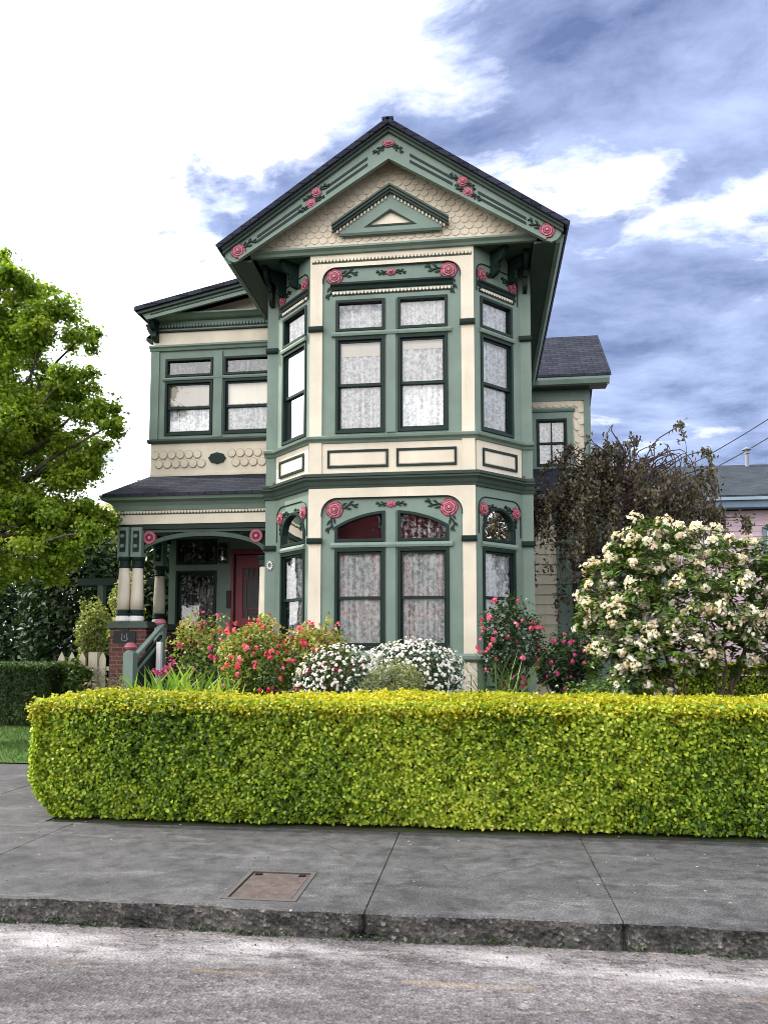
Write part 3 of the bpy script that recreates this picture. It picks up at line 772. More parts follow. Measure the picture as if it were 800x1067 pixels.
# stair rail
rail = part('stair_rail', MB().strip(None, [[(x, y, z + dz) for x, dz in ((-5.63, 0), (-5.55, 0), (-5.55, .055), (-5.63, .055))] for y, z in ((11.78, 1.40), (13.0, 2.02))]), SAGE)
m = MB().strip(None, [[(x, y, z + dz) for x, dz in ((-5.61, -.95 if y > 12 else -.70), (-5.57, -.95 if y > 12 else -.70), (-5.57, -.12), (-5.61, -.12))] for y, z in ((11.80, 1.40), (12.99, 2.02))]); m.build('stair_panel', DARK, rail)
m = MB().strip(None, [[(x, y, z + dz) for x, dz in ((-5.62, -.22), (-5.54, -.22), (-5.54, -.18), (-5.62, -.18))] for y, z in ((11.80, 1.40), (12.99, 2.02))]); m.build('lower_rail', SAGE, rail)
for x, y, zt in ((-5.555, 11.70, 1.60), (-5.64, 13.03, 2.03), ):
    n = part('newel_post', MB().box(x - .085, x + .085, y - .085, y + .085, .1, zt - .03), SAGE, bevel=.01)
    m = MB(); m.lathe((x, y, zt), [(.088, -.029), (.06, .0), (.05, .01)], 12); m.build('cap', SAGE, n)
    m = MB(); m.lathe((x, y, zt), [(.045, .011), (.08, .03), (.094, .07), (.085, .10), (.05, .125), (.02, .132)], 16); m.build('ball_finial', ROSE, n, smooth=True)
    m = MB(); m.lathe((x, y, zt), [(.050, .0105), (.097, .062), (.099, .068), (.097, .074), (.05, .1)], 16); m.build('finial_ring', ROSE_L, n)
part('baluster', MB().box(-5.50, -5.42, 12.55, 12.63, .5, 1.75), WHITE)
# porch back wall: window, transom, door
PB = Frame(-6.34, 15.0)
pw = (.15, 1.02); dr = (1.38, 2.24)
ph = [rect(*pw, 1.35, 3.22), rect(*pw, 3.34, 3.86), rect(*dr, 1.06, 3.55)]
part('wall', MB().plate(PB, [(0, .1), (2.66, .1), (2.66, 4.9), (0, 4.9)], -.12, 0, ph), SAGE)
window(PB, ph[0], 2.05, LACE_O); window(PB, ph[1], lace=LACE_O)
mb = MB(); mb.box(-6.3, -3.8, 17.0, 17.1, .9, 4.9); mb.box(-6.34, -6.24, 15.12, 17.0, .1, 4.9); part('interior_partition', mb, ROOM)
a, b = dr
m_, nt_, out_ = new_mat('obscured_door_glass'); n_ = noise(nt_, coords(nt_), 30, 3); principled(nt_, out_, ramp(nt_, n_, [(.4, (.006, .006, .007)), (.7, (.03, .032, .035))]).outputs[0], .35, bump(nt_, n_, .6, .01), .3); DOORGLASS = m_
door = part('door', MB().plate(PB, rect(a + .03, b - .03, 1.07, 3.53), -.09, -.04, [rect(a + .17, b - .15, 2.25, 3.27)]), DOOR)
mb = MB(); mb.v = [PB.p(s, -.06, z) for s, z in rect(a + .17, b - .15, 2.25, 3.27)]; mb.face((0, 1, 2, 3)); mb.build('pane', DOORGLASS, door)
mb = MB(); mb.fbox(PB, a + .16, b - .14, -.12, -.115, 2.2, 3.3); mb.build('door_curtain', BLACK, door)
mb = MB()
for i in range(1, 5): s = a + .17 + (b - a - .32) * i / 5; mb.fbox(PB, s - .008, s + .008, -.055, -.042, 3.07, 3.27); mb.fbox(PB, s - .008, s + .008, -.055, -.042, 2.25, 2.42)
for z in (3.06, 2.43): mb.fbox(PB, a + .17, b - .15, -.0555, -.0415, z - .008, z + .008)
for s in (a + .25, b - .23): mb.fbox(PB, s - .008, s + .008, -.056, -.043, 2.44, 3.05)
mb.build('muntin', DOOR, door)
for s0, s1 in ((a + .12, a + .40), (a + .46, b - .12)): MB().plate(PB, rect(s0, s1, 1.25, 2.05), -.039, -.028, [rect(s0 + .04, s1 - .04, 1.29, 2.01)]).build('door_panel', DOOR, door)
MB().lathe(PB.p(a + .09, .03, 2.05), [(.01, -.03), (.03, -.01), (.03, .01), (.01, .03)], 10).build('handle', BLACK, door)
part('door_casing', MB().plate(PB, rect(a - .06, b + .06, 1.06, 3.64), .001, .03, [rect(a, b, 1.05, 3.55)]), DOOR)
lt = part('wall_lantern', MB().fbox(PB, 1.115, 1.225, .06, .17, 3.40, 3.66), GLASS)
m = MB()
for s in (1.105, 1.225): 
    for d in (.05, .17): m.fbox(PB, s - .008, s + .012, d, d + .015, 3.39, 3.67)
m.fbox(PB, 1.09, 1.25, .03, .20, 3.36, 3.39); m.plate(PB, [(1.08, 3.671), (1.26, 3.671), (1.20, 3.76), (1.14, 3.76)], .04, .19); m.fbox(PB, 1.14, 1.20, 0, .04, 3.45, 3.72); m.build('lantern_frame', BLACK, lt)
MB().fbox(PB, 1.155, 1.185, .10, .13, 3.42, 3.60).build('candle', WHITE, lt)
part('letter_box', MB().fbox(PB, 1.245, 1.33, 0, .06, 2.45, 2.80), BLACK)

# ------------------------------------------------------------------ REAR AND SIDE WINGS (right)
RW = Frame(.88, 19.0); RWW = 1.82
rh = rect(.52, 1.27, 6.09, 7.30)
part('wall', MB().plate(RW, rect(0, RWW, 5.6, 8.25), -.12, 0, [rh]), TANSH)
mb = MB(); mb.box(2.58, 2.70, 19.12, 23.9, .1, 8.25); mb.box(.88, 2.58, 23.8, 23.9, .1, 8.25); part('wall', mb, SAGE)
mb = MB(); mb.box(.9, 2.57, 20.6, 20.7, 5.6, 8.2); part('interior_partition', mb, ROOM)
scallops(RW, lambda s, z: (s > 1.45 or z > 7.55) and s < 1.66 and z < 7.70, 0, 1.70, 5.95, 7.72, .17, .15, .003, TANSH)
part('corner_board', MB().plate(RW, rect(1.68, 1.84, 5.6, 7.74), .001, .03), SAGE)
part('frieze', MB().plate(RW, rect(0, 1.84, 7.74, 8.02), .0015, .035), SAGE)
part('window_casing', MB().plate(RW, rect(.36, 1.42, 6.02, 7.46), .001, .03, [rh]), SAGE)
moulding('window_hood', RW, .32, 1.47, [(.001, 7.46), (.06, 7.47), (.09, 7.52), (.09, 7.55), (.001, 7.57)], SAGE)
window(RW, rh, 6.70, LACE, fw=.05, muntin=True)
ring = lambda x: [(x, 18.52, 8.26), (x, 20.42, 9.96), (x, 22.4, 8.26), (x, 22.4, 8.20), (x, 20.42, 9.88), (x, 18.52, 8.18)]
part('roof', MB().strip(None, [ring(.4), ring(3.16)]), ROOF)
part('eave_gutter', MB().strip(None, [[(x, 18.62, 8.0), (x, 18.54, 8.02), (x, 18.50, 8.12), (x, 18.50, 8.175), (x, 18.62, 8.178)] for x in (.7, 3.12)]), SAGE)
part('soffit', MB().box(.7, 3.10, 18.62, 19.0, 8.015, 8.05), SAGE_D); part('gable_wall', MB().plate(Frame(2.70, 19.0, 0, 1), [(0, 8.0), (2.9, 8.0), (1.42, 9.7)], -.1, 0), TANSH)
mb = MB(); mb.strip(None, [[(3.06, 18.56, 7.99), (3.06, 20.42, 9.66), (3.06, 20.42, 9.86), (3.06, 18.56, 8.17)], [(3.12, 18.56, 7.99), (3.12, 20.42, 9.66), (3.12, 20.42, 9.86), (3.12, 18.56, 8.17)]]); part('bargeboard', mb, SAGE)

SW = Frame(.88, 15.5); SWW = 2.75
sh = [rect(.93, 1.72, 1.50, 3.05), rect(1.80, 2.59, 1.50, 3.05), rect(.93, 1.72, 3.17, 3.62), rect(1.80, 2.59, 3.17, 3.62)]
part('wall', MB().plate(SW, rect(0, SWW, .1, 4.75), -.12, 0, sh), SAGE)
mb = MB(); mb.box(3.51, 3.63, 15.62, 19.0, .1, 4.75); part('wall', mb, SAGE)
mb = MB(); mb.box(.9, 3.5, 17.6, 17.7, .1, 4.7); part('interior_partition', mb, ROOM)
mb = MB(); z = .5
while z < 4.1:
    prof = [(.001, z), (.030, z + .004), (.012, z + .198), (.001, z + .198)]
    mb.strip(None, [[SW.p(.0, *q) for q in prof], [SW.p(.62, *q) for q in prof]]); z += .2
part('lap_siding', mb, CREAM)
part('corner_board', MB().plate(SW, rect(.622, .78, .3, 4.2), .001, .035), SAGE)
for h in sh[:2]: window(SW, h, 2.3, LACE)
for h in sh[2:]: window(SW, h, lace=LACE_O)
moulding('window_hood', SW, .70, 2.75, [(.001, 3.66), (.05, 3.67), (.09, 3.72), (.09, 3.76), (.001, 3.78)], SAGE)
part('frieze', MB().plate(SW, rect(0, SWW, 4.22, 4.62), .0015, .03), SAGE)
ring = lambda x: [(x, 15.02, 4.70), (x, 19.0, 6.06), (x, 19.0, 5.99), (x, 15.02, 4.63)]
part('roof', MB().strip(None, [ring(.885), ring(3.75)]), ROOF)
part('eave_gutter', MB().strip(None, [[(x, 15.12, 4.50), (x, 15.04, 4.52), (x, 15.0, 4.58), (x, 15.0, 4.625), (x, 15.12, 4.628)] for x in (.885, 3.74)]), SAGE)
part('soffit', MB().box(.885, 3.72, 15.12, 15.5, 4.50, 4.53), SAGE_D)
# ------------------------------------------------------------------ GROUND, ROAD, SIDEWALK
def ground_mats():
    # soil and grass far sheet
    m, nt, out = new_mat('garden_soil'); v = coords(nt); n = noise(nt, v, 3, 6, .7); f = noise(nt, v, 40, 4, .7)
    col = mixc(nt, ramp(nt, n, [(.35, 0), (.65, 1)]).outputs[0], (.045, .035, .024), (.035, .055, .018))
    principled(nt, out, col, .95, bump(nt, f, .6, .03), .1); soil = m
    m, nt, out = new_mat('weathered_concrete'); v = coords(nt)
    big = noise(nt, mapping(nt, v, (.9, 1.6, 1)), 1, 5, .62, .5); mid = noise(nt, v, 7, 5, .7); fine = noise(nt, v, 75, 4, .8)
    smear = noise(nt, mapping(nt, v, (1.1, 5.5, 1), rot=(0, 0, .12)), 1.2, 5, .65, .6)
    c = mixc(nt, ramp(nt, big, [(.33, 0), (.68, 1)]).outputs[0], (.032, .032, .034), (.070, .070, .071))
    c = mixc(nt, mathn(nt, 'MULTIPLY', ramp(nt, smear, [(.57, 0), (.74, 1)]).outputs[0], .40), c, (.165, .165, .163))
    c = mixc(nt, .8, c, ramp(nt, mid, [(.33, .45), (.5, 1.), (.68, 1.5)]).outputs[0], 'MULTIPLY')
    c = mixc(nt, .75, c, ramp(nt, fine, [(.36, .22), (.5, 1.), (.64, 2.3)]).outputs[0], 'MULTIPLY')
    spots = nd(nt, 'ShaderNodeTexVoronoi', Scale=4.2); lk(nt, v, spots.inputs['Vector'])
    c = mixc(nt, ramp(nt, spots.outputs['Distance'], [(.020, .8), (.05, 0)]).outputs[0], c, (.42, .41, .38))
    cr = nd(nt, 'ShaderNodeTexVoronoi', feature='DISTANCE_TO_EDGE', Scale=.55); dv = mixc(nt, .12, v, nd(nt, 'ShaderNodeTexNoise', Scale=4., Detail=5.).outputs['Color'], 'LINEAR_LIGHT'); lk(nt, dv, cr.inputs['Vector'])
    crack = ramp(nt, cr.outputs['Distance'], [(.0, 1), (.004, 0)]).outputs[0]
    c = mixc(nt, mathn(nt, 'MULTIPLY', mathn(nt, 'MULTIPLY', crack, ramp(nt, big, [(.5, 0), (.56, 1)]).outputs[0]), .8), c, (.02, .02, .018))
    h = mathn(nt, 'ADD', mathn(nt, 'MULTIPLY', fine, .5), mathn(nt, 'MULTIPLY', mid, .6))
    principled(nt, out, c, ramp(nt, mid, [(.3, .62), (.7, .85)]).outputs[0], bump(nt, h, .45, .008), .3); conc = m
    m, nt, out = new_mat('worn_road'); v = coords(nt)
    big = noise(nt, mapping(nt, v, (.5, 2.2, 1)), 1, 5, .62, .4); mid = noise(nt, v, 9, 5, .7); fine = noise(nt, v, 95, 3, .75)
    agg = nd(nt, 'ShaderNodeTexVoronoi', Scale=48.); lk(nt, v, agg.inputs['Vector'])
    c = mixc(nt, ramp(nt, big, [(.33, 0), (.68, 1)]).outputs[0], (.076, .071, .074), (.150, .139, .142))
    c = mixc(nt, .55, c, ramp(nt, mid, [(.3, .55), (.72, 1.25)]).outputs[0], 'MULTIPLY')
    agc = nt.nodes.new('ShaderNodeSeparateColor'); lk(nt, agg.outputs['Color'], agc.inputs[0])
    c = mixc(nt, .85, c, ramp(nt, agc.outputs[0], [(.0, .5), (.4, .9), (.75, 1.08), (1, 1.6)]).outputs[0], 'MULTIPLY')
    c = mixc(nt, .6, c, ramp(nt, fine, [(.3, .5), (.5, 1.), (.74, 1.5)]).outputs[0], 'MULTIPLY')
    sep = nt.nodes.new('ShaderNodeSeparateXYZ'); lk(nt, v, sep.inputs[0])
    wob = mathn(nt, 'MULTIPLY', mathn(nt, 'SUBTRACT', noise(nt, mapping(nt, v, (.8, .8, .8)), 1, 4, .6), .5), .22)
    yy = mathn(nt, 'ADD', sep.outputs[1], wob)
    strip = ramp(nt, mathn(nt, 'SUBTRACT', yy, 4.30), [(.06, 0), (.22, 1), (.42, 1), (.52, .25)]).outputs[0]
    lime = mathn(nt, 'MULTIPLY', strip, ramp(nt, noise(nt, mapping(nt, v, (1.3, 4, 1)), 1.3, 5, .7), [(.42, 0), (.66, .7)]).outputs[0])
    pat = ramp(nt, noise(nt, mapping(nt, v, (.45, 1.3, 1), (5, 3, 0)), 1, 6, .68, .6), [(.40, .62), (.52, 1.), (.66, 1.28)]).outputs[0]; c = mixc(nt, 1., c, pat, 'MULTIPLY'); c = mixc(nt, lime, c, (.36, .35, .35))
    och = mathn(nt, 'MULTIPLY', ramp(nt, mathn(nt, 'ABSOLUTE', mathn(nt, 'SUBTRACT', yy, 4.32)), [(.008, 1), (.035, 0)]).outputs[0], ramp(nt, noise(nt, v, 1.6, 4, .7), [(.50, 0), (.62, .4)]).outputs[0])
    c = mixc(nt, och, c, (.24, .165, .085))
    h = mathn(nt, 'ADD', mathn(nt, 'MULTIPLY', agg.outputs['Distance'], .7), mathn(nt, 'MULTIPLY', mid, .6))
    principled(nt, out, c, .85, bump(nt, h, .8, .012), .25); road = m
    m, nt, out = new_mat('mossy_kerb_concrete'); v = coords(nt)
    n = noise(nt, mapping(nt, v, (2, 2, 5)), 2, 6, .7); f = noise(nt, v, 70, 4, .75)
    agg = nd(nt, 'ShaderNodeTexVoronoi', Scale=45.); lk(nt, v, agg.inputs['Vector']); agc = nt.nodes.new('ShaderNodeSeparateColor'); lk(nt, agg.outputs['Color'], agc.inputs[0])
    c = mixc(nt, ramp(nt, n, [(.35, 0), (.62, 1)]).outputs[0], (.034, .033, .030), (.125, .118, .106))
    c = mixc(nt, .8, c, ramp(nt, agc.outputs[0], [(0, .4), (.6, 1), (.9, 1.3), (1, 3.)]).outputs[0], 'MULTIPLY')
    c = mixc(nt, .6, c, ramp(nt, f, [(.3, .4), (.7, 1.3)]).outputs[0], 'MULTIPLY')
    principled(nt, out, c, .95, bump(nt, mathn(nt, 'ADD', f, agg.outputs['Distance']), .9, .015), .15); kerb = m
    m, nt, out = new_mat('rusty_iron_plate'); v = coords(nt); n = noise(nt, v, 9, 6, .7); f = noise(nt, v, 60, 3, .6)
    c = mixc(nt, ramp(nt, n, [(.4, 0), (.62, 1)]).outputs[0], (.048, .032, .028), (.078, .062, .057)); c = mixc(nt, ramp(nt, f, [(.6, 0), (.8, .5)]).outputs[0], c, (.28, .23, .21))
    principled(nt, out, c, .75, bump(nt, f, .4, .005), .4); rust = m
    m, nt, out = new_mat('lawn'); v = coords(nt); n = noise(nt, v, 6, 5, .7)
    principled(nt, out, mixc(nt, n, (.03, .06, .012), (.06, .12, .02)), .9, None, .1); lawn = m
    return soil, conc, road, kerb, rust, lawn
SOIL, CONC, ROAD, KERB, RUST, LAWN = ground_mats()

def sheet(name, x0, x1, y0, y1, z, mat, nx=1, ny=1):
    mb = MB()
    for j in range(ny + 1):
        for i in range(nx + 1): mb.v.append((x0 + (x1 - x0) * i / nx, y0 + (y1 - y0) * j / ny, z))
    for j in range(ny):
        for i in range(nx): a = j * (nx + 1) + i; mb.face((a, a + 1, a + nx + 2, a + nx + 1))
    return tag(mb.build(name, mat), kind='structure')
sheet('ground', -500, 500, -500, 900, -.20, SOIL)
sheet('road', -200, 200, -9.0, 4.90, -.16, ROAD)
sheet('sidewalk_bed', -200, 200, 4.93, 12, -.012, SOIL)
sheet('garden_soil', -4.15, 60, 7.25, 60, .03, SOIL)
sheet('far_garden', -60, -4.15, 15.7, 60, .026, SOIL)
sheet('lawn', -60, -4.15, 10.34, 15.7, .018, LAWN)
sheet('far_sidewalk', -200, 200, -11.5, -9.0, -.03, CONC)
# concrete slabs with open joints; the front edge is broken and rounded
xs = [-60.0, -30, -14, -8.4, -5.4, -3.83, -.742, .832, 2.42, 4.0, 5.6, 7.2, 12, 30, 60]
def edge_y(x): return 4.90 + .014 * math.sin(x * 2.1) + .010 * math.sin(x * 6.3 + 1) + .008 * math.sin(x * 17.)
def slab(mb, x0, x1, y0f, y1, tilted=1):
    n = max(2, int(min(x1 - x0, 8) / .08)); pts = [(x0 + (x1 - x0) * i / n) for i in range(n + 1)]
    o = len(mb.v)
    tilt = random.uniform(-.004, .004) if x1 - x0 < 2 and tilted else 0
    for x in pts:
        ya = y0f(x); z = tilt * (x - x0)
        mb.v += [(x, ya, -.05 if ya > 6 else -.013), (x, ya, z - .012), (x, ya + .014, z), (x, y1, z), (x, y1, -.05)]
    for i in range(n):
        for k in range(4): mb.face((o + 5 * i + k, o + 5 * i + 5 + k, o + 5 * i + 6 + k, o + 5 * i + 1 + k))
    for e in (0, n): mb.face([o + 5 * e + k for k in range(5)])
mb = MB()
for a, b in zip(xs[:-1], xs[1:]):
    g = .004
    # the slab with the cover is cut round it
    if a == -3.83:
        slab(mb, a + g, -1.725, edge_y, 7.0, 0); slab(mb, -1.21, b - g, edge_y, 7.0, 0); slab(mb, -1.725, -1.21, edge_y, 5.026, 0); slab(mb, -1.725, -1.21, lambda x: 5.694, 7.0, 0)
    else:
        slab(mb, a + g, b - g, edge_y, 7.0 if a > -5 else 7.0)
slab(mb, -60, -5.41, lambda x: 7.012, 8.8); slab(mb, -5.395, -4.15, lambda x: 7.012, 8.8); slab(mb, -60, -6.9, lambda x: 8.815, 10.35); slab(mb, -6.89, -4.2, lambda x: 8.815, 10.36)
tag(mb.build('sidewalk', CONC), kind='structure')
# kerb: a rough vertical face, dark, with broken bites along its lower edge
mb = MB(); X0, X1, st_ = -6.0, 6.0, .03; nn = int((X1 - X0) / st_); rows = 9
rs = np.random.default_rng(3); bite = np.convolve(rs.normal(size=nn + 41), np.ones(9) / 3, 'same'); fine_ = rs.normal(size=(nn + 41, rows + 1))
for i in range(nn + 1):
    x = X0 + st_ * i
    for k in range(rows + 1):
        z = -.012 - .184 * k / rows; jt = min(abs(x + .742), abs(x - .832), abs(x + 3.83))
        y = edge_y(x) - .010 * k / rows + .004 * fine_[i, k] * (1 if k else 0) + (.05 * max(0, bite[i] - .8) * (k / rows) ** 2) - .018 * (k / rows) ** 3 + (.05 if jt < .018 else 0)
        mb.v.append((x, y, z))
for i in range(nn):
    for k in range(rows): a = i * (rows + 1) + k; mb.face((a, a + rows + 1, a + rows + 2, a + 1))
for a, b in ((-200, -6.0), (6.0, 200)): mb.add([(a, 4.905, -.006), (b, 4.905, -.006), (b, 4.895, -.2), (a, 4.895, -.2)], [(0, 1, 2, 3)])
tag(mb.build('kerb', KERB), kind='structure')
# utility cover in the sidewalk
uc = thing('utility_cover', (-1.46, 5.36, 0), 'rusty rectangular iron utility cover set flush in the sidewalk', 'utility cover')
mb = MB(); mb.plate(Frame(0, 0), [(0, 0), (1, 0), (1, 1), (0, 1)], 0, 0) if False else None
def flat_ring(mb, x0, x1, y0, y1, w, z0, z1):
    mb.box(x0, x1, y0, y0 + w, z0, z1); mb.box(x0, x1, y1 - w, y1, z0, z1); mb.box(x0, x0 + w, y0 + w, y1 - w, z0, z1); mb.box(x1 - w, x1, y0 + w, y1 - w, z0, z1)
flat_ring(mb, -1.72, -1.215, 5.03, 5.69, .035, -.05, .003); mb.build('frame', paint('grey_cover_rim', (.075, .07, .067), .8), uc)
mb = MB(); mb.box(-1.675, -1.26, 5.075, 5.645, -.05, -.006)
mb.build('lid', RUST, uc)
mb = MB()
for x in (-1.63, -1.305): mb.box(x - .025, x + .025, 5.59, 5.625, -.0058, .001)
mb.build('lift_slot', BLACK, uc)

# ------------------------------------------------------------------ foliage colours (tint runs along the ramp)
HEDGE_F = leafmat('golden_privet_leaf', [(0, (.04, .10, .010)), (.25, (.15, .26, .016)), (.55, (.34, .46, .028)), (.85, (.55, .62, .05)), (1, (.72, .70, .14))], .40)
HEDGE_T = leafmat('golden_privet_new_leaf', [(0, (.14, .19, .010)), (.4, (.33, .34, .016)), (1, (.58, .52, .04))], .4)
TWIG = bark('brown_twig', (.07, .05, .035))
MAPLE = leafmat('maple_leaf', [(0, (.065, .125, .014)), (.4, (.19, .30, .026)), (.8, (.36, .46, .045)), (1, (.52, .56, .09))], .55)
DKLEAF = leafmat('dark_evergreen_leaf', [(0, (.010, .024, .010)), (.6, (.026, .056, .018)), (1, (.06, .10, .03))], .2)
MIDLEAF = leafmat('green_leaf', [(0, (.025, .055, .012)), (.6, (.06, .12, .022)), (1, (.13, .20, .04))], .3)
BRONZE = leafmat('bronze_leaf', [(0, (.045, .038, .032)), (.35, (.120, .086, .066)), (.62, (.11, .125, .052)), (1, (.30, .24, .18))], .3)
ROSELF = leafmat('rose_leaf', [(0, (.05, .10, .018)), (.45, (.17, .26, .04)), (.78, (.38, .40, .09)), (.92, (.50, .30, .10)), (1, (.36, .10, .07))], .35)
RHLEAF = leafmat('rhododendron_leaf', [(0, (.03, .065, .014)), (.5, (.085, .155, .026)), (.85, (.18, .25, .045)), (1, (.30, .20, .07))], .25, .35, .5)
CREAMFL = leafmat('cream_blossom', [(0, (.62, .42, .26)), (.15, (.78, .60, .46)), (.45, (.80, .70, .56)), (1, (.86, .82, .75))], .35, .6)
PINKFL = leafmat('pink_petal', [(0, (.55, .03, .10)), (.6, (.72, .10, .22)), (1, (.80, .28, .38))], .3, .6)
MAGFL = leafmat('magenta_petal', [(0, (.45, .015, .14)), (1, (.75, .10, .34))], .3, .6)
CORALFL = leafmat('coral_petal', [(0, (.55, .02, .06)), (.6, (.74, .09, .15)), (1, (.84, .32, .34))], .3, .6)
WHITEFL = leafmat('white_petal', [(0, (.70, .66, .68)), (1, (.85, .84, .82))], .3, .6)
GREYLF = leafmat('grey_green_leaf', [(0, (.07, .10, .05)), (.6, (.15, .19, .08)), (1, (.28, .28, .10))], .3)
PALELF = leafmat('pale_green_leaf', [(0, (.08, .12, .025)), (.5, (.24, .29, .07)), (1, (.50, .50, .22))], .4)
BLADE = leafmat('strap_leaf', [(0, (.08, .18, .025)), (.6, (.20, .34, .045)), (1, (.42, .48, .08))], .4)
GRASS = leafmat('grass_blade', [(0, (.025, .07, .008)), (.7, (.06, .14, .015)), (1, (.12, .20, .03))], .4)
# ------------------------------------------------------------------ HEDGES
def hedge(name, x0, x1, y0, y1, z0, h, label, cat, dens, L, W, front, topmat, group=None, ends=True, wob=.035, top_dens=1.5, faces=('front', 'top', 'left', 'back', 'right')):
    root = thing(name, ((x0 + x1) / 2, (y0 + y1) / 2, z0), label, cat, group)
    core = MB(); q = .15
    core.box(x0 + q + (.2 if h > 1.1 and dens > 4000 else 0), x1 - q, y0 + q, y1 - q, z0, z0 + h - q - .02); core.build('twigs', TWIG, root)
    bt = []
    def surf(n, fix, nrm, ax, mats, bias=0.):
        u = rng.random((n, 2)); P = np.zeros((n, 3)); lo = np.array([x0, y0, z0 + .02]); hi = np.array([x1, y1, z0 + h])
        k = 0
        for a in range(3):
            if a == ax: P[:, a] = fix
            else: P[:, a] = lo[a] + (hi[a] - lo[a]) * u[:, k]; k += 1
        nv = np.array(nrm, float)
        off = lumpy(P, wob, 2.6) + lumpy(P[:, [2, 0, 1]] + 3, wob * .7, 7.) + rng.normal(size=n) * .022 - rng.random(n) ** 2 * .09 - .07 * np.clip(lumpy(P + 9, 1.6, 21.) - .3, 0, 1)
        P += nv * off[:, None]
        # rounded shoulders
        c = np.array([(x0 + x1) / 2, (y0 + y1) / 2, z0 + h / 2]); hs = (hi - lo) / 2
        for a in (0, 1):
            if a == ax: continue
            t = np.clip((np.abs(P[:, a] - c[a]) - (hs[a] - .14)) / .14, 0, 1.2); P -= nv * (.07 * t ** 2)[:, None]
        if ax != 2:
            t = np.clip((P[:, 2] - (z0 + h - .14)) / .14, 0, 1); P -= nv * (.05 * t ** 2)[:, None]
            b = np.clip((.35 - (P[:, 2] - z0)) / .35, 0, 1); P -= nv * ((.02 if ax == 0 else .05) * b ** 1.5)[:, None]
        if ends: P[:, 0] += np.clip((.40 - (P[:, 2] - z0)) / .40, 0, 1) ** 1.5 * np.clip((x0 + .8 - P[:, 0]) / .8, 0, 1) * .26
        N = nv * 1.0 + rng.normal(size=(n, 3)) * .75 + np.array([0, 0, .35])
        tint = np.clip(rng.beta(1.5, 1.9, n) + bias + lumpy(P, .25, 1.9) + lumpy(P + 5, .12, 6.), 0, 1)
        s = rng.uniform(.65, 1.25, n)
        bt.append(leaf_batch(P, N, L * s, W * s, mat=mats, tint=tint))
    if 'front' in faces: surf(int(dens * (x1 - x0) * h), y0, (0, -1, 0), 1, 0)
    if 'back' in faces: surf(int(dens * .25 * (x1 - x0) * h), y1, (0, 1, 0), 1, 0)
    if 'left' in faces: surf(int(dens * (y1 - y0) * h), x0, (-1, 0, 0), 0, 0)
    if 'right' in faces: surf(int(dens * .3 * (y1 - y0) * h), x1, (1, 0, 0), 0, 0)
    n = int(dens * top_dens * (x1 - x0) * (y1 - y0)); surf(n, z0 + h, (0, 0, 1), 2, 1, .1)
    # shoots that stand above the clipped top and hang over the front edge
    n = int(60 * (x1 - x0)); P = np.stack([rng.uniform(x0 + .05, x1, n), y0 + rng.random(n) ** 1.6 * (y1 - y0), z0 + h + rng.uniform(-.02, .05, n)], 1)
    D = rng.normal(size=(n, 3)) * .5 + [0, 0, 1]; bt.append(leaf_batch(P, rng.normal(size=(n, 3)), L * 1.3, W, D, mat=1))
    n = int(420 * (x1 - x0)); P = np.stack([rng.uniform(x0, x1, n), y0 + .05 - rng.random(n) * .10, z0 + h - .12 + rng.normal(size=n) * .025 + .06], 1)
    P[:, 2] -= np.clip(y0 - P[:, 1], 0, 1) * .3
    bt.append(leaf_batch(P, rng.normal(size=(n, 3)) * .7 + [0, -.4, .8], L, W, mat=1))
    leaf_object('foliage', bt, [front, topmat], root)
    return root
hedge('hedge', -4.42, 5.6, 7.10, 8.35, .0, 1.14, 'long clipped golden green hedge with bright yellow top along the sidewalk', 'hedge', 8000, .041, .028, HEDGE_F, HEDGE_T)
hedge('hedge', -11.8, -8.98, 15.1, 16.3, .02, 1.29, 'short mid green box hedge standing on the lawn under the maple', 'hedge', 3600, .045, .03, MIDLEAF, MIDLEAF)
hedge('hedge', 2.55, 7.5, 12.6, 13.5, .03, 1.33, 'golden hedge behind the cream rhododendron, in front of the side wing', 'hedge', 3000, .045, .032, HEDGE_F, HEDGE_T, faces=('front', 'top', 'left'))

# ------------------------------------------------------------------ TREES
def limb(mb, a, b, r0, r1, sag=0, n=6, wob=.08):
    a, b = Vector(a), Vector(b); pts = []
    for i in range(n + 1):
        t = i / n; p = a.lerp(b, t); k = math.sin(math.pi * t)
        p += Vector((random.uniform(-wob, wob), random.uniform(-wob, wob), random.uniform(-wob, wob))) * k + Vector((0, 0, sag * k)); pts.append(p)
    mb.tube(pts, [r0 + (r1 - r0) * i / n for i in range(n + 1)], 7); return pts
def crown(clumps, per, L, W, mat, flat=.75, shell=.55, up=.5, lump=.25, freq=2.4, droop=0):
    bt = []
    for (x, y, z, r) in clumps:
        n = int(per * r ** 2); 
        # sub-clumps so that the outline breaks up
        k = max(4, int(16 * r + 4)); sc, sd = in_ellipsoid(k, (x, y, z), (r * 1.05, r, r * flat), .6)
        for c in sc:
            q = r * random.uniform(.25, .52); m = int(n / k)
            P, d = in_ellipsoid(m, c, (q * 1.3, q * 1.3, q * .62), .25)
            P = P + rng.normal(size=P.shape) * .07 * (rng.random((m, 1)) < .3)
            N = d * .5 + np.array([0, 0, up]) + rng.normal(size=(m, 3)) * .5
            D = d * [1, 1, .4] + rng.normal(size=(m, 3)) * .6 - np.array([0, 0, droop])
            s = rng.uniform(.6, 1.25, m)
            bt.append(leaf_batch(P, N, L * s, W * s, D, tint=np.clip(rng.normal(.5, .2, m) + random.uniform(-.18, .18), 0, 1)))
    return bt
mt = thing('maple_tree', (-9.7, 12.6, .0), 'large bright green maple whose leafy crown hangs in from the edge by the porch', 'tree')
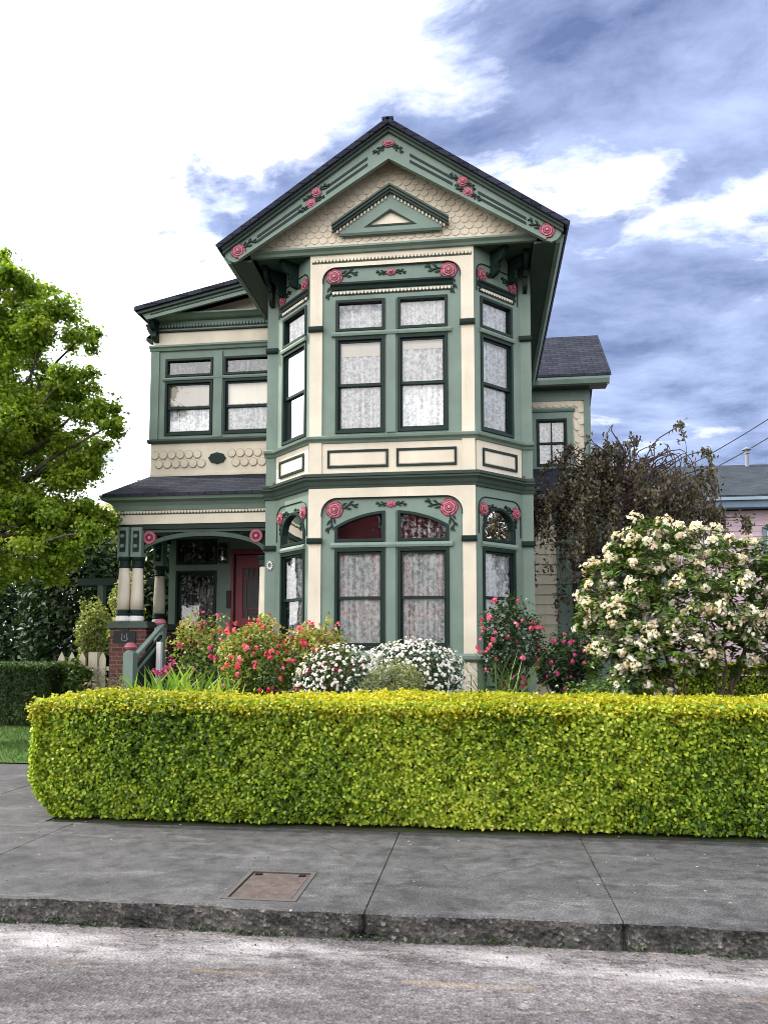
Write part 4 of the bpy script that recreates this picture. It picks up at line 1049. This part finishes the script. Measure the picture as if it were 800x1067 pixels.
MC = [(-7.96, 11.68, 7.74, 0.44), (-7.82, 12.29, 7.99, 0.31), (-7.13, 11.94, 7.05, 0.57), (-8.14, 12.41, 7.03, 0.62), (-7.0, 12.45, 7.13, 0.31), (-6.45, 11.33, 6.04, 0.37), (-7.99, 11.23, 5.59, 0.84), (-8.02, 12.88, 6.13, 0.68), (-6.28, 11.72, 5.6, 0.38), (-5.96, 11.67, 5.3, 0.25), (-7.8, 13.19, 5.31, 0.69), (-8.05, 12.14, 4.71, 0.76), (-7.01, 12.87, 4.88, 0.32), (-6.98, 12.15, 4.18, 0.58), (-6.68, 12.48, 4.07, 0.31), (-7.42, 11.5, 3.59, 0.6), (-7.31, 12.47, 3.4, 0.44), (-8.69, 12.94, 3.04, 0.42), (-9.14, 12.25, 7.2, 0.92), (-9.72, 12.68, 4.7, 1.11), (-9.27, 12.54, 3.36, 0.71), (-6.2, 11.33, 3.45, 0.23), (-6.6, 12.72, 3.85, 0.22), (-8.5, 12.38, 8.68, 0.22), (-8.69, 11.8, 8.19, 0.52), (-7.95, 11.6, 3.05, .55), (-7.35, 11.9, 2.95, .42), (-6.85, 11.8, 3.25, .38), (-8.5, 11.4, 2.75, .5), (-7.6, 12.2, 4.0, .6), (-8.3, 11.6, 4.2, .7), (-8.6, 12.0, 5.4, .7), (-8.5, 11.8, 6.5, .7), (-6.75, 12.1, 4.6, .35), (-6.6, 11.9, 5.0, .35), (-7.0, 11.7, 5.7, .42), (-10.9, 12.4, 6.4, 1.2), (-11.2, 13.0, 4.6, 1.1), (-10.2, 12.0, 8.2, .9), (-9.9, 14.3, 6.2, 1.1), (-10.0, 11.0, 5.6, 1.0)]
mb = MB(); limb(mb, (-9.7, 12.6, -.02), (-9.6, 12.6, 3.0), .24, .17, wob=.05)
for c in MC: limb(mb, (-9.6 + random.uniform(-.1, .1), 12.6, random.uniform(2.4, 3.2) if c[2] < 5.5 else random.uniform(2.9, 4.5)), c[:3], .07, .012, .35, 7, .15)
limb(mb, (-9.6, 12.6, 2.95), (-9.4, 12.5, 7.4), .16, .03)
mb.build('trunk', bark('grey_bark', (.10, .085, .07)), mt, smooth=True)
leaf_object('crown', crown(MC, 12500, .075, .056, MAPLE, .8), [MAPLE], mt)

# weeping bronze tree
wt = thing('weeping_tree', (2.25, 13.3, .03), 'weeping tree with bronze purple leaves on hanging branches beside the bay', 'tree')
mb = MB(); TOP = Vector((2.40, 13.3, 4.75))
limb(mb, (2.25, 13.3, 0), (2.2, 13.3, 2.6), .11, .09, wob=.06); limb(mb, (2.2, 13.3, 2.6), TOP, .09, .05, wob=.1)
strands = []
for i in range(150):
    a = random.uniform(0, 2 * math.pi); far = random.random() ** .6
    rad = (.25 + 1.60 * far) * (.90 if math.cos(a) > 0 else .86); rise = random.uniform(.15, .70) * (1 - .5 * far) + .12
    endz = random.uniform(1.7, 3.9) if far > .45 else random.uniform(2.6, 4.4)
    if math.cos(a) < -.3 and far > .6: endz = random.uniform(1.9, 3.6)
    dx, dy = math.cos(a) * rad, math.sin(a) * rad * .55; st0 = TOP + Vector((random.uniform(-.3, .3), random.uniform(-.2, .2), random.uniform(-.75, .05) - .60 * far ** 2))
    pts = []
    topz = st0.z + rise
    for k in range(15):
        t = k / 14; h = min(1, t * 1.7); out = math.sin(h * math.pi / 2)
        z = st0.z + rise * math.sin(min(1, t * 2.2) * math.pi / 2) if t < .45 else topz - (topz - endz) * ((t - .45) / .55) ** 1.35
        pts.append(Vector((st0.x + dx * out + .05 * math.sin(k * 1.3 + i), st0.y + dy * out + .05 * math.cos(k * 1.1 + i), z)))
    strands.append(pts); mb.tube(pts, [.012 - .010 * k / 14 for k in range(15)], 4)
mb.build('trunk', bark('dark_brown_bark', (.075, .055, .05)), wt)
P, D = [], []
for pts in strands:
    for k in range(2, 15):
        m = 30 if k > 5 else 10
        p = np.array(pts[k]); q = np.array(pts[k - 1]); t = rng.random((m, 1)); P.append(q + (p - q) * t + rng.normal(size=(m, 3)) * [.040, .040, .05]); D.append(rng.normal(size=(m, 3)) * .5 + [0, 0, -.9])
P = np.concatenate(P); D = np.concatenate(D); n = len(P); keep = rng.random(n) < .36 + lumpy(P, .5, 3.0) + lumpy(P + 4, .5, 8.); P, D = P[keep], D[keep]; n = len(P)
leaf_object('crown', [leaf_batch(P, rng.normal(size=(n, 3)),   .088 * rng.uniform(.6, 1.2, n), .046, D, tint=np.clip(rng.normal(.45, .24, n) + lumpy(P, .3, 1.7), 0, 1))], [BRONZE], wt)

# rhododendron with cream flower heads
rh = thing('rhododendron', (2.75, 10.5, .03), 'tall rhododendron covered in cream and blush flower heads behind the hedge', 'shrub')
RC = [(2.3, 10.5, 2.95, .50), (1.85, 10.4, 2.40, .48), (1.62, 10.3, 2.05, .38), (2.75, 10.5, 2.75, .58), (3.3, 10.6, 2.55, .60), (2.4, 10.2, 2.25, .60), (1.85, 10.2, 1.80, .45), (3.0, 10.2, 2.1, .50), (3.75, 10.6, 2.25, .60), (4.2, 10.7, 2.5, .6), (2.15, 10.1, 1.55, .42), (4.5, 10.6, 1.9, .6), (3.9, 10.8, 2.9, .45), (1.75, 10.25, 1.42, .35), (2.5, 10.1, 1.6, .45), (2.0, 10.2, 1.2, .35), (3.0, 10.3, 1.55, .4), (4.0, 10.4, 1.6, .45), (2.05, 10.4, 2.8, .35), (3.45, 10.3, 1.75, .36)]
mb = MB()
for c in RC[::2]: limb(mb, (2.78 + random.uniform(-.16, .16), 10.5 + random.uniform(-.1, .1), 0.0), (c[0], c[1], c[2]), .034, .008, .1, 8, .09)
mb.build('stems', bark('rhododendron_bark', (.13, .095, .075)), rh)
bt, fb = [], []
for (x, y, z, r) in RC:
    k = int(125 * r ** 1.5 + 16); C, d = in_ellipsoid(k, (x, y, z), (r, r * .85, r * .8), .92)
    for c, dd in zip(C, d):
        if dd[2] < -.75: continue
        m = 13; dirs = unit(rng.normal(size=(m, 3)) * [1, 1, .45] + dd * .5)
        bt.append(leaf_batch(np.array(c) + dirs * .085, np.array([0, 0, 1.]) + dd * .5 + rng.normal(size=(m, 3)) * .35,   .125, .046, dirs, tint=np.clip(rng.normal(.45, .22, m), 0, 1)))
        if dd[1] < .35 and random.random() < .50 and dd[2] > -.6:
            m = 24; q = unit(rng.normal(size=(m, 3)) + dd * .7 + [0, 0, .25]); R_ = random.choice((.03, .045, .06, .075, .095)) * (.7 + .6 * rng.random((m, 1))); t0 = random.uniform(.3, .95)
            fb.append(leaf_batch(np.array(c) + dd * .07 + q * R_, q + rng.normal(size=(m, 3)) * .6, .060, .050, tint=np.clip(rng.normal(t0, .22, m), 0, 1)))
leaf_object('leaves', bt, [RHLEAF], rh); leaf_object('blossoms', fb, [CREAMFL], rh)

# ------------------------------------------------------------------ SHRUBS of the flower bed
def shrub(name, c, r, label, cat, leaf, nleaf, L, W, flower=None, nfl=0, fr=.05, fn=16, group=None, stems=9, spikes=0, wob=.28, ffront=True, flat=False):
    base = (c[0], c[1], .03); root = thing(name, base, label, cat, group)
    mb = MB()
    tips = []
    for i in range(stems):
        a = random.uniform(0, 2 * math.pi); q = random.uniform(.25, .9)
        e = (c[0] + math.cos(a) * r[0] * q, c[1] + math.sin(a) * r[1] * q, c[2] + r[2] * random.uniform(-.1, .95) * math.sqrt(max(0.05, 1 - q * q * .8))); tips.append(e)
        limb(mb, (c[0] + random.uniform(-.06, .06) - (c[0] - e[0]) * .15, c[1] + random.uniform(-.06, .06), .02), e, .016, .004, .03, 6, .05)
    mb.build('stems', TWIG, root)
    P, d = in_ellipsoid(nleaf, c, r, .6); P = P + d * lumpy(P, wob, 7.)[:, None] * .5 + rng.normal(size=P.shape) * .02
    P[:, 2] = np.maximum(P[:, 2], .08)
    s = rng.uniform(.6, 1.3, nleaf)
    bt = [leaf_batch(P, d * .4 + [0, 0, .5] + rng.normal(size=P.shape) * .6, L * s, W * s, tint=np.clip(rng.normal(.5, .25, nleaf) + lumpy(P, .25, 5.) + .22 * d[:, 2], 0, 1))]
    for e in tips[:spikes]:
        m = 26; u = rng.random((m, 1)); top = np.array(e) + [random.uniform(-.05, .05), 0, random.uniform(.08, .2)]
        bt.append(leaf_batch(np.array(e) * (1 - u) + top * u + rng.normal(size=(m, 3)) * .035, rng.normal(size=(m, 3)), L, W, tint=np.clip(rng.normal(.7, .2, m), 0, 1)))
    leaf_object('leaves', bt, [leaf], root)
    if nfl:
        C, d = in_ellipsoid(nfl, c, (r[0], r[1], r[2]), 1.0)
        if ffront: d[:, 1] = -np.abs(d[:, 1]) * np.sign(rng.random(nfl) - .12); C = np.asarray(c) + d * np.asarray(r) * rng.uniform(.9, 1.08, (nfl, 1))
        fb = []
        for p, dd in zip(C, d):
            if p[2] < .25: continue
            q = unit(rng.normal(size=(fn, 3)) * (.6 if flat else 1.) + dd * .9); rr = fr * random.uniform(.65, 1.2)
            fb.append(leaf_batch(p + dd * .02 + q * rr * .5, (dd + q * .35 if flat else q) + rng.normal(size=(fn, 3)) * .3, rr * 1.05, rr * .85, tint=np.clip(rng.normal(random.uniform(.25, .8), .15, fn), 0, 1)))
        leaf_object('blossoms', fb, [flower], root)
    return root
gR = 'rose bushes in front of the porch'
shrub('rose_bush', (-3.70, 10.0, 1.56), (.44, .40, .54), 'leggy rose bush with a few pink blooms in front of the burgundy door', 'shrub', ROSELF, 1700, .062, .036, MAGFL, 14, .045, 9, gR, 12, 8)
shrub('rose_bush', (-2.90, 9.6, 1.46), (.50, .42, .56), 'broad rose bush with orange red leaves and coral blooms left of the bay', 'shrub', ROSELF, 4600, .058, .034, CORALFL, 62, .045, 8, gR, 14, 12)
shrub('rose_bush', (-2.10, 9.75, 1.46), (.50, .40, .54), 'rose bush with bright red blooms on yellowing shoots, against the bay corner', 'shrub', ROSELF, 3400, .058, .034, CORALFL, 38, .048, 8, gR, 12, 11)
gW = 'mounds of white flowers under the bay window'
shrub('white_flower_mound', (-1.66, 9.20, 1.20), (.56, .34, .46), 'smaller round mound of white flowers beside the coral rose bush', 'shrub', DKLEAF, 3000, .05, .022, WHITEFL, 560, .031, 6, gW, 7, 0, .30, True, True)
shrub('white_flower_mound', (-.82, 9.40, 1.22), (.66, .40, .50), 'wider mound of white flowers below the middle bay window', 'shrub', DKLEAF, 4600, .05, .022, WHITEFL, 900, .031, 6, gW, 9, 0, .30, True, True)
shrub('grey_green_shrub', (-.98, 8.80, 1.18), (.42, .26, .28), 'low grey green shrub with feathery yellowish shoots before the white flowers', 'shrub', GREYLF, 2600, .07, .012, None, 0, 0, 0, None, 10, 9)
shrub('camellia_bush', (.36, 10.5, 1.72), (.42, .36, .60), 'upright dark leaved bush with pink red blooms below the right bay side', 'shrub', DKLEAF, 2500, .062, .036, PINKFL, 46, .046, 8, 'pink blooming bushes right of the bay', 9, 3)
shrub('camellia_bush', (1.12, 10.9, 1.40), (.46, .36, .48), 'lower dark leaved bush with magenta blooms by the lap siding', 'shrub', DKLEAF, 3000, .062, .036, MAGFL, 34, .046, 8, 'pink blooming bushes right of the bay', 9, 2)
shrub('low_shrub', (1.35, 9.6, .95), (.50, .40, .38), 'low glossy green shrub with tiny white flowers at the rhododendron foot', 'shrub', MIDLEAF, 1700, .06, .035, WHITEFL, 22, .028, 7, None, 7)
shrub('low_shrub', (-5.35, 10.6, .85), (.42, .35, .42), 'small dark purple leaved shrub at the foot of the brick pier', 'shrub', BRONZE, 900, .06, .035, None, 0, 0, 0, None, 7)
shrub('yellow_leaved_shrub', (-8.85, 16.6, 1.95), (.42, .40, .80), 'sunlit yellow green shrub behind the picket fence beside the arbor', 'shrub', PALELF, 1700, .085, .055, None, 0, 0, 0, None, 9, 5)
shrub('fern_shrub', (-8.75, 15.70, .80), (.42, .20, .55), 'loose mid green shrub between the box hedge and picket fence', 'shrub', MIDLEAF, 2400, .09, .05, None, 0, 0, 0, None, 9, 3)
shrub('laurel_bush', (-10.6, 19.2, 2.5), (1.6, 1.0, 2.5), 'tall dark evergreen bush in deep shade behind the box hedge', 'shrub', DKLEAF, 14000, .17, .085, None, 0, 0, 0, 'dark evergreens beyond the lawn', 9)
shrub('laurel_bush', (-13.2, 20.2, 2.6), (1.7, 1.0, 2.7), 'dark evergreen bush furthest from the porch at the edge of the lawn', 'shrub', DKLEAF, 13000, .17, .085, None, 0, 0, 0, 'dark evergreens beyond the lawn', 9)
shrub('laurel_bush', (-8.6, 20.6, 2.8), (1.3, .9, 2.8), 'dark evergreen bush seen between the arbor and porch columns', 'shrub', DKLEAF, 13000, .17, .085, None, 0, 0, 0, 'dark evergreens beyond the lawn', 9)
shrub('garden_tree', (-10.6, 23.5, 4.4), (2.4, 1.2, 2.6), 'pale green bushy tree rising behind the evergreens left of the porch', 'tree', PALELF, 15000, .17, .11, None, 0, 0, 0, None, 12, 6)
shrub('climbing_plant', (-7.75, 16.2, 2.35), (.40, .40, 1.0), 'yellow green climber leaning on the arbor next to the paired columns', 'plant', PALELF, 2600, .10, .06, None, 0, 0, 0, None, 8, 4)

# strap leaved clumps
def clump(name, c, n, L, W, label, spread, mat=BLADE, group=None, lean=.30):
    root = thing(name, (c[0], c[1], .03), label, 'plant', group)
    P = np.stack([c[0] + rng.normal(size=n) * spread[0], c[1] + rng.normal(size=n) * spread[1], np.full(n, c[2])], 1)
    D = np.stack([rng.normal(size=n) * lean, rng.normal(size=n) * lean * .7, np.ones(n)], 1)
    leaf_object('leaves', [blade_batch(P, D, L * rng.uniform(.65, 1.1, n), W, .30)], [mat], root); return root
gI = 'strap leaved plants behind the hedge'
clump('strap_leaf_plant', (-3.92, 9.05, .70), 64, .88, .042, 'spiky green strap leaved clump nearest the blue flower pot', (.16, .10), BLADE, gI)
clump('strap_leaf_plant', (-3.50, 8.95, .72), 70, .90, .050, 'bright yellow green strap leaved clump in front of the leggy rose bush', (.15, .10), BLADE, gI, .26)
clump('strap_leaf_plant', (-3.10, 9.0, .68), 52, .86, .046, 'strap leaved clump against the coral rose bush', (.13, .08), BLADE, gI)
clump('strap_leaf_plant', (.20, 9.5, .80), 54, 1.0, .022, 'fine dark grassy clump below the pink blooming bush', (.14, .10), MIDLEAF, gI)

# blue pot with geranium on the steps
pt = thing('flower_pot', (-4.62, 11.0, .55), 'dark blue glazed pot with a pink geranium on the step blocks', 'flower pot')
mb = MB(); mb.lathe((-4.62, 11.0, 0), [(.11, .56), (.15, .70), (.185, .92), (.19, .98), (.205, .985), (.205, 1.03), (.18, 1.03), (.17, .98)], 20); mb.build('pot', paint('blue_glaze', (.012, .018, .06), .2), pt, smooth=True)
P, d = in_ellipsoid(260, (-4.62, 11.0, 1.18), (.20, .18, .17), .5); lo = leaf_object('leaves', [leaf_batch(P, d + [0, 0, .6], .06, .055)], [MIDLEAF], pt)
fb = []
for i in range(7):
    c = np.array([-4.62 + random.uniform(-.16, .16), 10.9 + random.uniform(-.1, .1), 1.34 + random.uniform(-.06, .10)]); q = unit(rng.normal(size=(22, 3))); fb.append(leaf_batch(c + q * .045, q, .04, .035))
leaf_object('blossoms', fb, [MAGFL], pt)
blk = tag(MB().box(-4.95, -4.28, 10.7, 11.3, .03, .555).build('stone_block', paint('grey_concrete_block', (.20, .19, .18), .9), None, bevel=.015), 'low grey concrete block carrying the blue flower pot', 'stone block')
# grass, weeds, litter: nobody could count these
n = 16000; P = np.stack([rng.uniform(-11.5, -4.3, n), rng.uniform(10.36, 15.0, n), np.full(n, .015)], 1)
tag(leaf_object('grass', [blade_batch(P, rng.normal(size=(n, 3)) * .35 + [0, 0, 1], .075, .012, .4, seg=1)], [GRASS]), kind='stuff')
def weeds():
    bt = []
    for i in range(120):
        x = random.uniform(-4.2, 3.2); k = random.random()
        y = edge_y(x) - .015; m = random.randint(4, 16); s = random.uniform(.012, .038)
        P = np.stack([x + rng.normal(size=m) * .035, np.full(m, y) - rng.random(m) * .03, np.full(m, -.158)], 1)
        bt.append(leaf_batch(P + rng.random((m, 3)) * [0, 0, .03], rng.normal(size=(m, 3)) * .6 + [0, -.4, .7], s * .8, s * .35, tint=rng.random(m)))
    for x, y0, y1, k in ((.832, 4.95, 6.9, 90), (-.742, 4.95, 6.9, 26), (-3.83, 5.6, 6.9, 14)):
        P = np.stack([x + rng.normal(size=k) * .008, rng.uniform(y0, y1, k), np.full(k, -.002)], 1)
        bt.append(leaf_batch(P, rng.normal(size=(k, 3)) * .5 + [0, 0, 1], .022, .012, tint=rng.random(k)))
    tag(leaf_object('weeds', bt, [DKLEAF]), kind='stuff')
weeds()
n = 900; x = rng.uniform(-4, 3.2, n); near = rng.random(n) < .7
y = np.where(near, 4.86 - rng.random(n) ** 2 * .35, rng.uniform(3.5, 4.8, n))
P = np.stack([x, y, np.full(n, -.155)], 1)
n2 = 260; P2 = np.stack([rng.uniform(-4.2, 3.2, n2), 7.05 - rng.random(n2) ** 2.2 * 1.9, np.full(n2, .006)], 1)
LITTER = leafmat('dry_leaf', [(0, (.03, .022, .015)), (.6, (.12, .08, .045)), (1, (.30, .24, .15))], .1, .8)
tag(leaf_object('leaf_litter', [leaf_batch(P, rng.normal(size=(n, 3)) * .3 + [0, 0, 1], .020 * rng.uniform(.4, 1.3, n), .011), leaf_batch(P2, rng.normal(size=(n2, 3)) * .3 + [0, 0, 1], .022 * rng.uniform(.4, 1.2, n2), .012)], [LITTER]), kind='stuff')
# ------------------------------------------------------------------ PICKET FENCE, ARBOR
pf = thing('picket_fence', (-8.5, 16.0, .03), 'cream picket fence with a square post beside the brick pier', 'fence')
ff = Frame(-9.25, 16.0)
for z in (.55, 1.15): MB().fbox(ff, 0, 1.9, -.05, -.012, z, z + .09).build('rail', CREAM, pf)
for i in range(8):
    s = .06 + i * .24
    if abs(s - .80) < .14: continue
    MB().plate(ff, [(s - .07, .15), (s + .07, .15), (s + .07, 1.42), (s, 1.56), (s - .07, 1.42)], -.011, .014).build('picket', CREAM, pf)
pp = MB().fbox(ff, .70, .90, -.16, .03, .05, 1.55).build('post', CREAM, pf)
ar = thing('garden_arbor', (-8.4, 16.9, .03), 'green wooden arbor with a dark cross beam behind the picket fence', 'arbor')
for x in (-8.78, -8.05): MB().box(x - .07, x + .07, 16.85, 16.99, .03, 3.1).build('post', SAGE_D, ar)
for dy in (-.06, .06): MB().box(-9.35, -7.5, 16.90 + dy, 16.94 + dy, 3.10, 3.26).build('beam', DARK, ar)

# ------------------------------------------------------------------ NEIGHBOUR to the right
PINK = paint('pale_pink_siding', (.56, .42, .46), .6, .06); BLUE = paint('slate_blue_trim', (.16, .23, .30), .5)
nb = thing('neighbour_house', (12.0, 28.0, 0), 'pale pink neighbouring house with slate blue trim and grey shingle roof', 'house')
NF = Frame(4.6, 26.0); NWD = 14.0
mb = MB(); mb.box(4.6, 18.6, 26.0, 33.0, 0, 6.1); mb.build('wall', PINK, nb)
mb = MB(); z = 2.0
while z < 5.9:
    prof = [(.001, z), (.035, z + .004), (.014, z + .178), (.001, z + .178)]; mb.strip(None, [[NF.p(0, *q) for q in prof], [NF.p(NWD, *q) for q in prof]]); z += .18
mb.build('lap_siding', PINK, nb)
ring = lambda x: [(x, 25.45, 6.52), (x, 29.4, 8.40), (x, 33.4, 6.52), (x, 33.4, 6.42), (x, 29.4, 8.28), (x, 25.45, 6.42)]
rf = MB().strip(None, [ring(4.2), ring(19.0)]).build('roof', ROOFN, nb)
MB().box(4.2, 19.0, 25.44, 25.50, 6.12, 6.42).build('fascia', BLUE, nb); MB().box(4.2, 19.0, 25.502, 26.0, 6.14, 6.18).build('soffit', BLUE, nb)
MB().box(4.2, 19.0, 25.34, 25.438, 6.34, 6.44).build('gutter', paint('pale_blue_gutter', (.30, .38, .44), .4), nb)
mb = MB(); mb.lathe((9.75, 29.2, 8.2), [(.07, 0), (.07, .55), (.10, .56), (.10, .60), (.06, .61), (.06, .68), (.16, .70), (.16, .74), (.04, .80)], 12); mb.build('vent_pipe', paint('galvanised_vent', (.22, .23, .25), .4), rf)
for s in (4.46, 8.2):
    w = MB().plate(NF, rect(s, s + 1.1, 3.6, 5.55), .036, .08, [rect(s + .12, s + .98, 3.72, 5.43)]).build('window', BLUE, nb)
    mb = MB(); mb.v = [NF.p(a, .04, b) for a, b in rect(s + .12, s + .98, 3.72, 5.43)]; mb.face((0, 1, 2, 3)); mb.build('pane', GLASS, w)

# house across the street: seen only mirrored in the ground floor glass
RED = paint('barn_red_siding', (.60, .16, .165), .6, .08)
op = thing('red_house', (-4.6, -18.0, 0), 'barn red gabled house across the street, mirrored in the lower bay windows', 'house')
OF = Frame(-1.2, -14.0, -1, 0)
MB().box(-8.0, -1.2, -24, -14.0, -.1, 7.2).build('wall', RED, op)
MB().plate(OF, [(0, 7.201), (6.8, 7.201), (3.4, 10.6)], -.6, -.02).build('gable_wall', RED, op)
rr = lambda y: [(-8.6, y, 6.75), (-4.6, y, 10.85), (-.6, y, 6.75), (-.6, y, 6.6), (-4.6, y, 10.68), (-8.6, y, 6.6)]
MB().strip(None, [rr(-13.5), rr(-24.3)]).build('roof', ROOFN, op)
for s, z in ((.7, 1.2), (2.7, 1.2), (4.8, 1.2), (1.0, 4.6), (4.3, 4.6), (2.65, 7.6)):
    w = MB().plate(OF, rect(s, s + 1.4, z, z + 2.0), .001, .07, [rect(s + .14, s + 1.26, z + .14, z + 1.86)]).build('window', WHITE, op)
    mb = MB(); mb.v = [OF.p(a, .01, b) for a, b in rect(s + .14, s + 1.26, z + .14, z + 1.86)]; mb.face((0, 1, 2, 3)); mb.build('pane', BLACK, w)
MB().fbox(OF, -.05, 6.85, .001, .08, 3.85, 4.1).build('trim', WHITE, op)
for sg in (-1, 1): MB().plate(OF, [(3.4, 10.55), (3.4, 10.25), (3.4 + sg * 3.7, 6.45), (3.4 + sg * 3.9, 6.6)], .30, .40).build('bargeboard', WHITE, op)

# power lines
for k, (a, b) in enumerate((((16.5, 26.5, 14.6), (5.7, 31.0, 7.55)), ((16.5, 26.9, 13.9), (6.6, 31.0, 7.45)))):
    a, b = Vector(a), Vector(b); pts = [a.lerp(b, t) + Vector((0, 0, -.7 * math.sin(math.pi * t))) for t in np.linspace(0, 1, 24)]
    tag(MB().tube(pts, .020, 5).build('power_line', paint('cable_black', (.05, .05, .055), .6)), ['upper thin black power line slanting down to the neighbouring roof', 'lower thin black power line slanting down behind the roof vent'][k], 'power line', 'power lines over the neighbouring roof')

# ------------------------------------------------------------------ SKY, SUN, CAMERA
SUN_EL, SUN_DIR = 44.0, Vector((-.74, .12, 0)).normalized()
to_sun = Vector((SUN_DIR.x * math.cos(R(SUN_EL)), SUN_DIR.y * math.cos(R(SUN_EL)), math.sin(R(SUN_EL))))
sun = bpy.data.lights.new('sun', 'SUN'); sun.energy = 3.6; sun.angle = R(2.0); sun.color = (1, .94, .84)
so = bpy.data.objects.new('sun', sun); COL.objects.link(so); so.rotation_euler = to_sun.to_track_quat('Z', 'Y').to_euler()
world = bpy.data.worlds.new('World'); scene.world = world; world.use_nodes = True
nt = world.node_tree; nt.nodes.clear(); out = nt.nodes.new('ShaderNodeOutputWorld'); bg = nt.nodes.new('ShaderNodeBackground'); bg.inputs['Strength'].default_value = .10
sky = nt.nodes.new('ShaderNodeTexSky'); sky.sky_type = 'NISHITA'; sky.sun_disc = False; sky.sun_elevation = R(SUN_EL); sky.sun_rotation = math.atan2(SUN_DIR.x, SUN_DIR.y); sky.air_density = 1.0; sky.dust_density = .6
v = nt.nodes.new('ShaderNodeTexCoord').outputs['Generated']
sep = nt.nodes.new('ShaderNodeSeparateXYZ'); lk(nt, v, sep.inputs[0])
h = mathn(nt, 'ADD', mathn(nt, 'MAXIMUM', sep.outputs[2], 0.0), .22)
cmb = nt.nodes.new('ShaderNodeCombineXYZ'); lk(nt, mathn(nt, 'DIVIDE', sep.outputs[0], h), cmb.inputs[0]); lk(nt, mathn(nt, 'DIVIDE', sep.outputs[1], h), cmb.inputs[1])
cp = cmb.outputs[0]
# broad banks, broken by billows and wisps
wp = mixc(nt, .22, cp, nd(nt, 'ShaderNodeTexNoise', Scale=1.6, Detail=4.).outputs['Color'], 'LINEAR_LIGHT')
n1 = noise(nt, mapping(nt, wp, (1.9, 2.7, 1), (3.7, 2.4, 0)), 1, 9, .60, .2)
n2 = noise(nt, mapping(nt, wp, (.9, 1.1, 1), (1.2, .4, 0)), 1, 3, .5)
n3 = noise(nt, mapping(nt, wp, (3.4, 5.2, 1), (8, 2, 0)), 1, 7, .62)
# the cloud deck is thick towards the veiled sun on one side and breaks up within view on the other
az = mathn(nt, 'ADD', mathn(nt, 'MULTIPLY', sep.outputs[0], -.80), mathn(nt, 'MULTIPLY', sep.outputs[1], -.16))
bank = mathn(nt, 'ADD', mathn(nt, 'MULTIPLY', mathn(nt, 'SUBTRACT', n1, .5), 2.6), mathn(nt, 'MULTIPLY', mathn(nt, 'SUBTRACT', n2, .5), .9))
cov = mathn(nt, 'ADD', mathn(nt, 'ADD', bank, .5), mathn(nt, 'ADD', mathn(nt, 'ADD', mathn(nt, 'MULTIPLY', az, 1.05), mathn(nt, 'MULTIPLY', mathn(nt, 'MAXIMUM', mathn(nt, 'SUBTRACT', sep.outputs[0], .46), 0.0), 3.2)), .145))  # last term adds unseen cloud at far right to light that bay side
cloud = ramp(nt, cov, [(.40, 0), (.52, .28), (.66, 1)]).outputs[0]
# grey undersides against pale blue openings where the deck is thin
deck = ramp(nt, mathn(nt, 'ADD', mathn(nt, 'MULTIPLY', n3, .7), mathn(nt, 'MULTIPLY', n1, .3)), [(.36, 0), (.50, .55), (.62, 1)]).outputs[0]
grey = mixc(nt, deck, (.9, 1.22, 2.45), (3.6, 4.3, 6.5))
base = mixc(nt, .84, sky.outputs[0], grey)
fill_dir = mathn(nt, 'ADD', mathn(nt, 'MULTIPLY', sep.outputs[0], -.75), mathn(nt, 'MULTIPLY', sep.outputs[1], -.55)); glow = ramp(nt, fill_dir, [(-.15, .0), (.45, 1)]).outputs[0]  # unseen clouds behind the camera are brightened to fill the front wall
white = mixc(nt, glow, (10.5, 10.8, 12.2), (21, 20.6, 21))
c = mixc(nt, cloud, base, white)
lk(nt, c, bg.inputs['Color']); lk(nt, bg.outputs[0], out.inputs[0])

cam = bpy.data.cameras.new('camera'); co = bpy.data.objects.new('camera', cam); COL.objects.link(co)
cam.sensor_fit = 'HORIZONTAL'; cam.sensor_width = 36; cam.lens = 36.0; cam.shift_y = 77.13 / 800; cam.clip_start = .05; cam.clip_end = 3000
co.location = (0, 0, 1.65); co.rotation_euler = (R(90 + 4.6), 0, R(7.2))
scene.camera = co
scene.render.engine = 'CYCLES'
scene.view_settings.view_transform = 'Standard'; scene.view_settings.look = 'None'; scene.view_settings.gamma = 1; scene.view_settings.exposure = .94
scene.cycles.max_bounces = 8; scene.cycles.transparent_max_bounces = 12; scene.cycles.caustics_reflective = False; scene.cycles.caustics_refractive = False
scene.cycles.use_denoising = True; scene.cycles.filter_width = .95
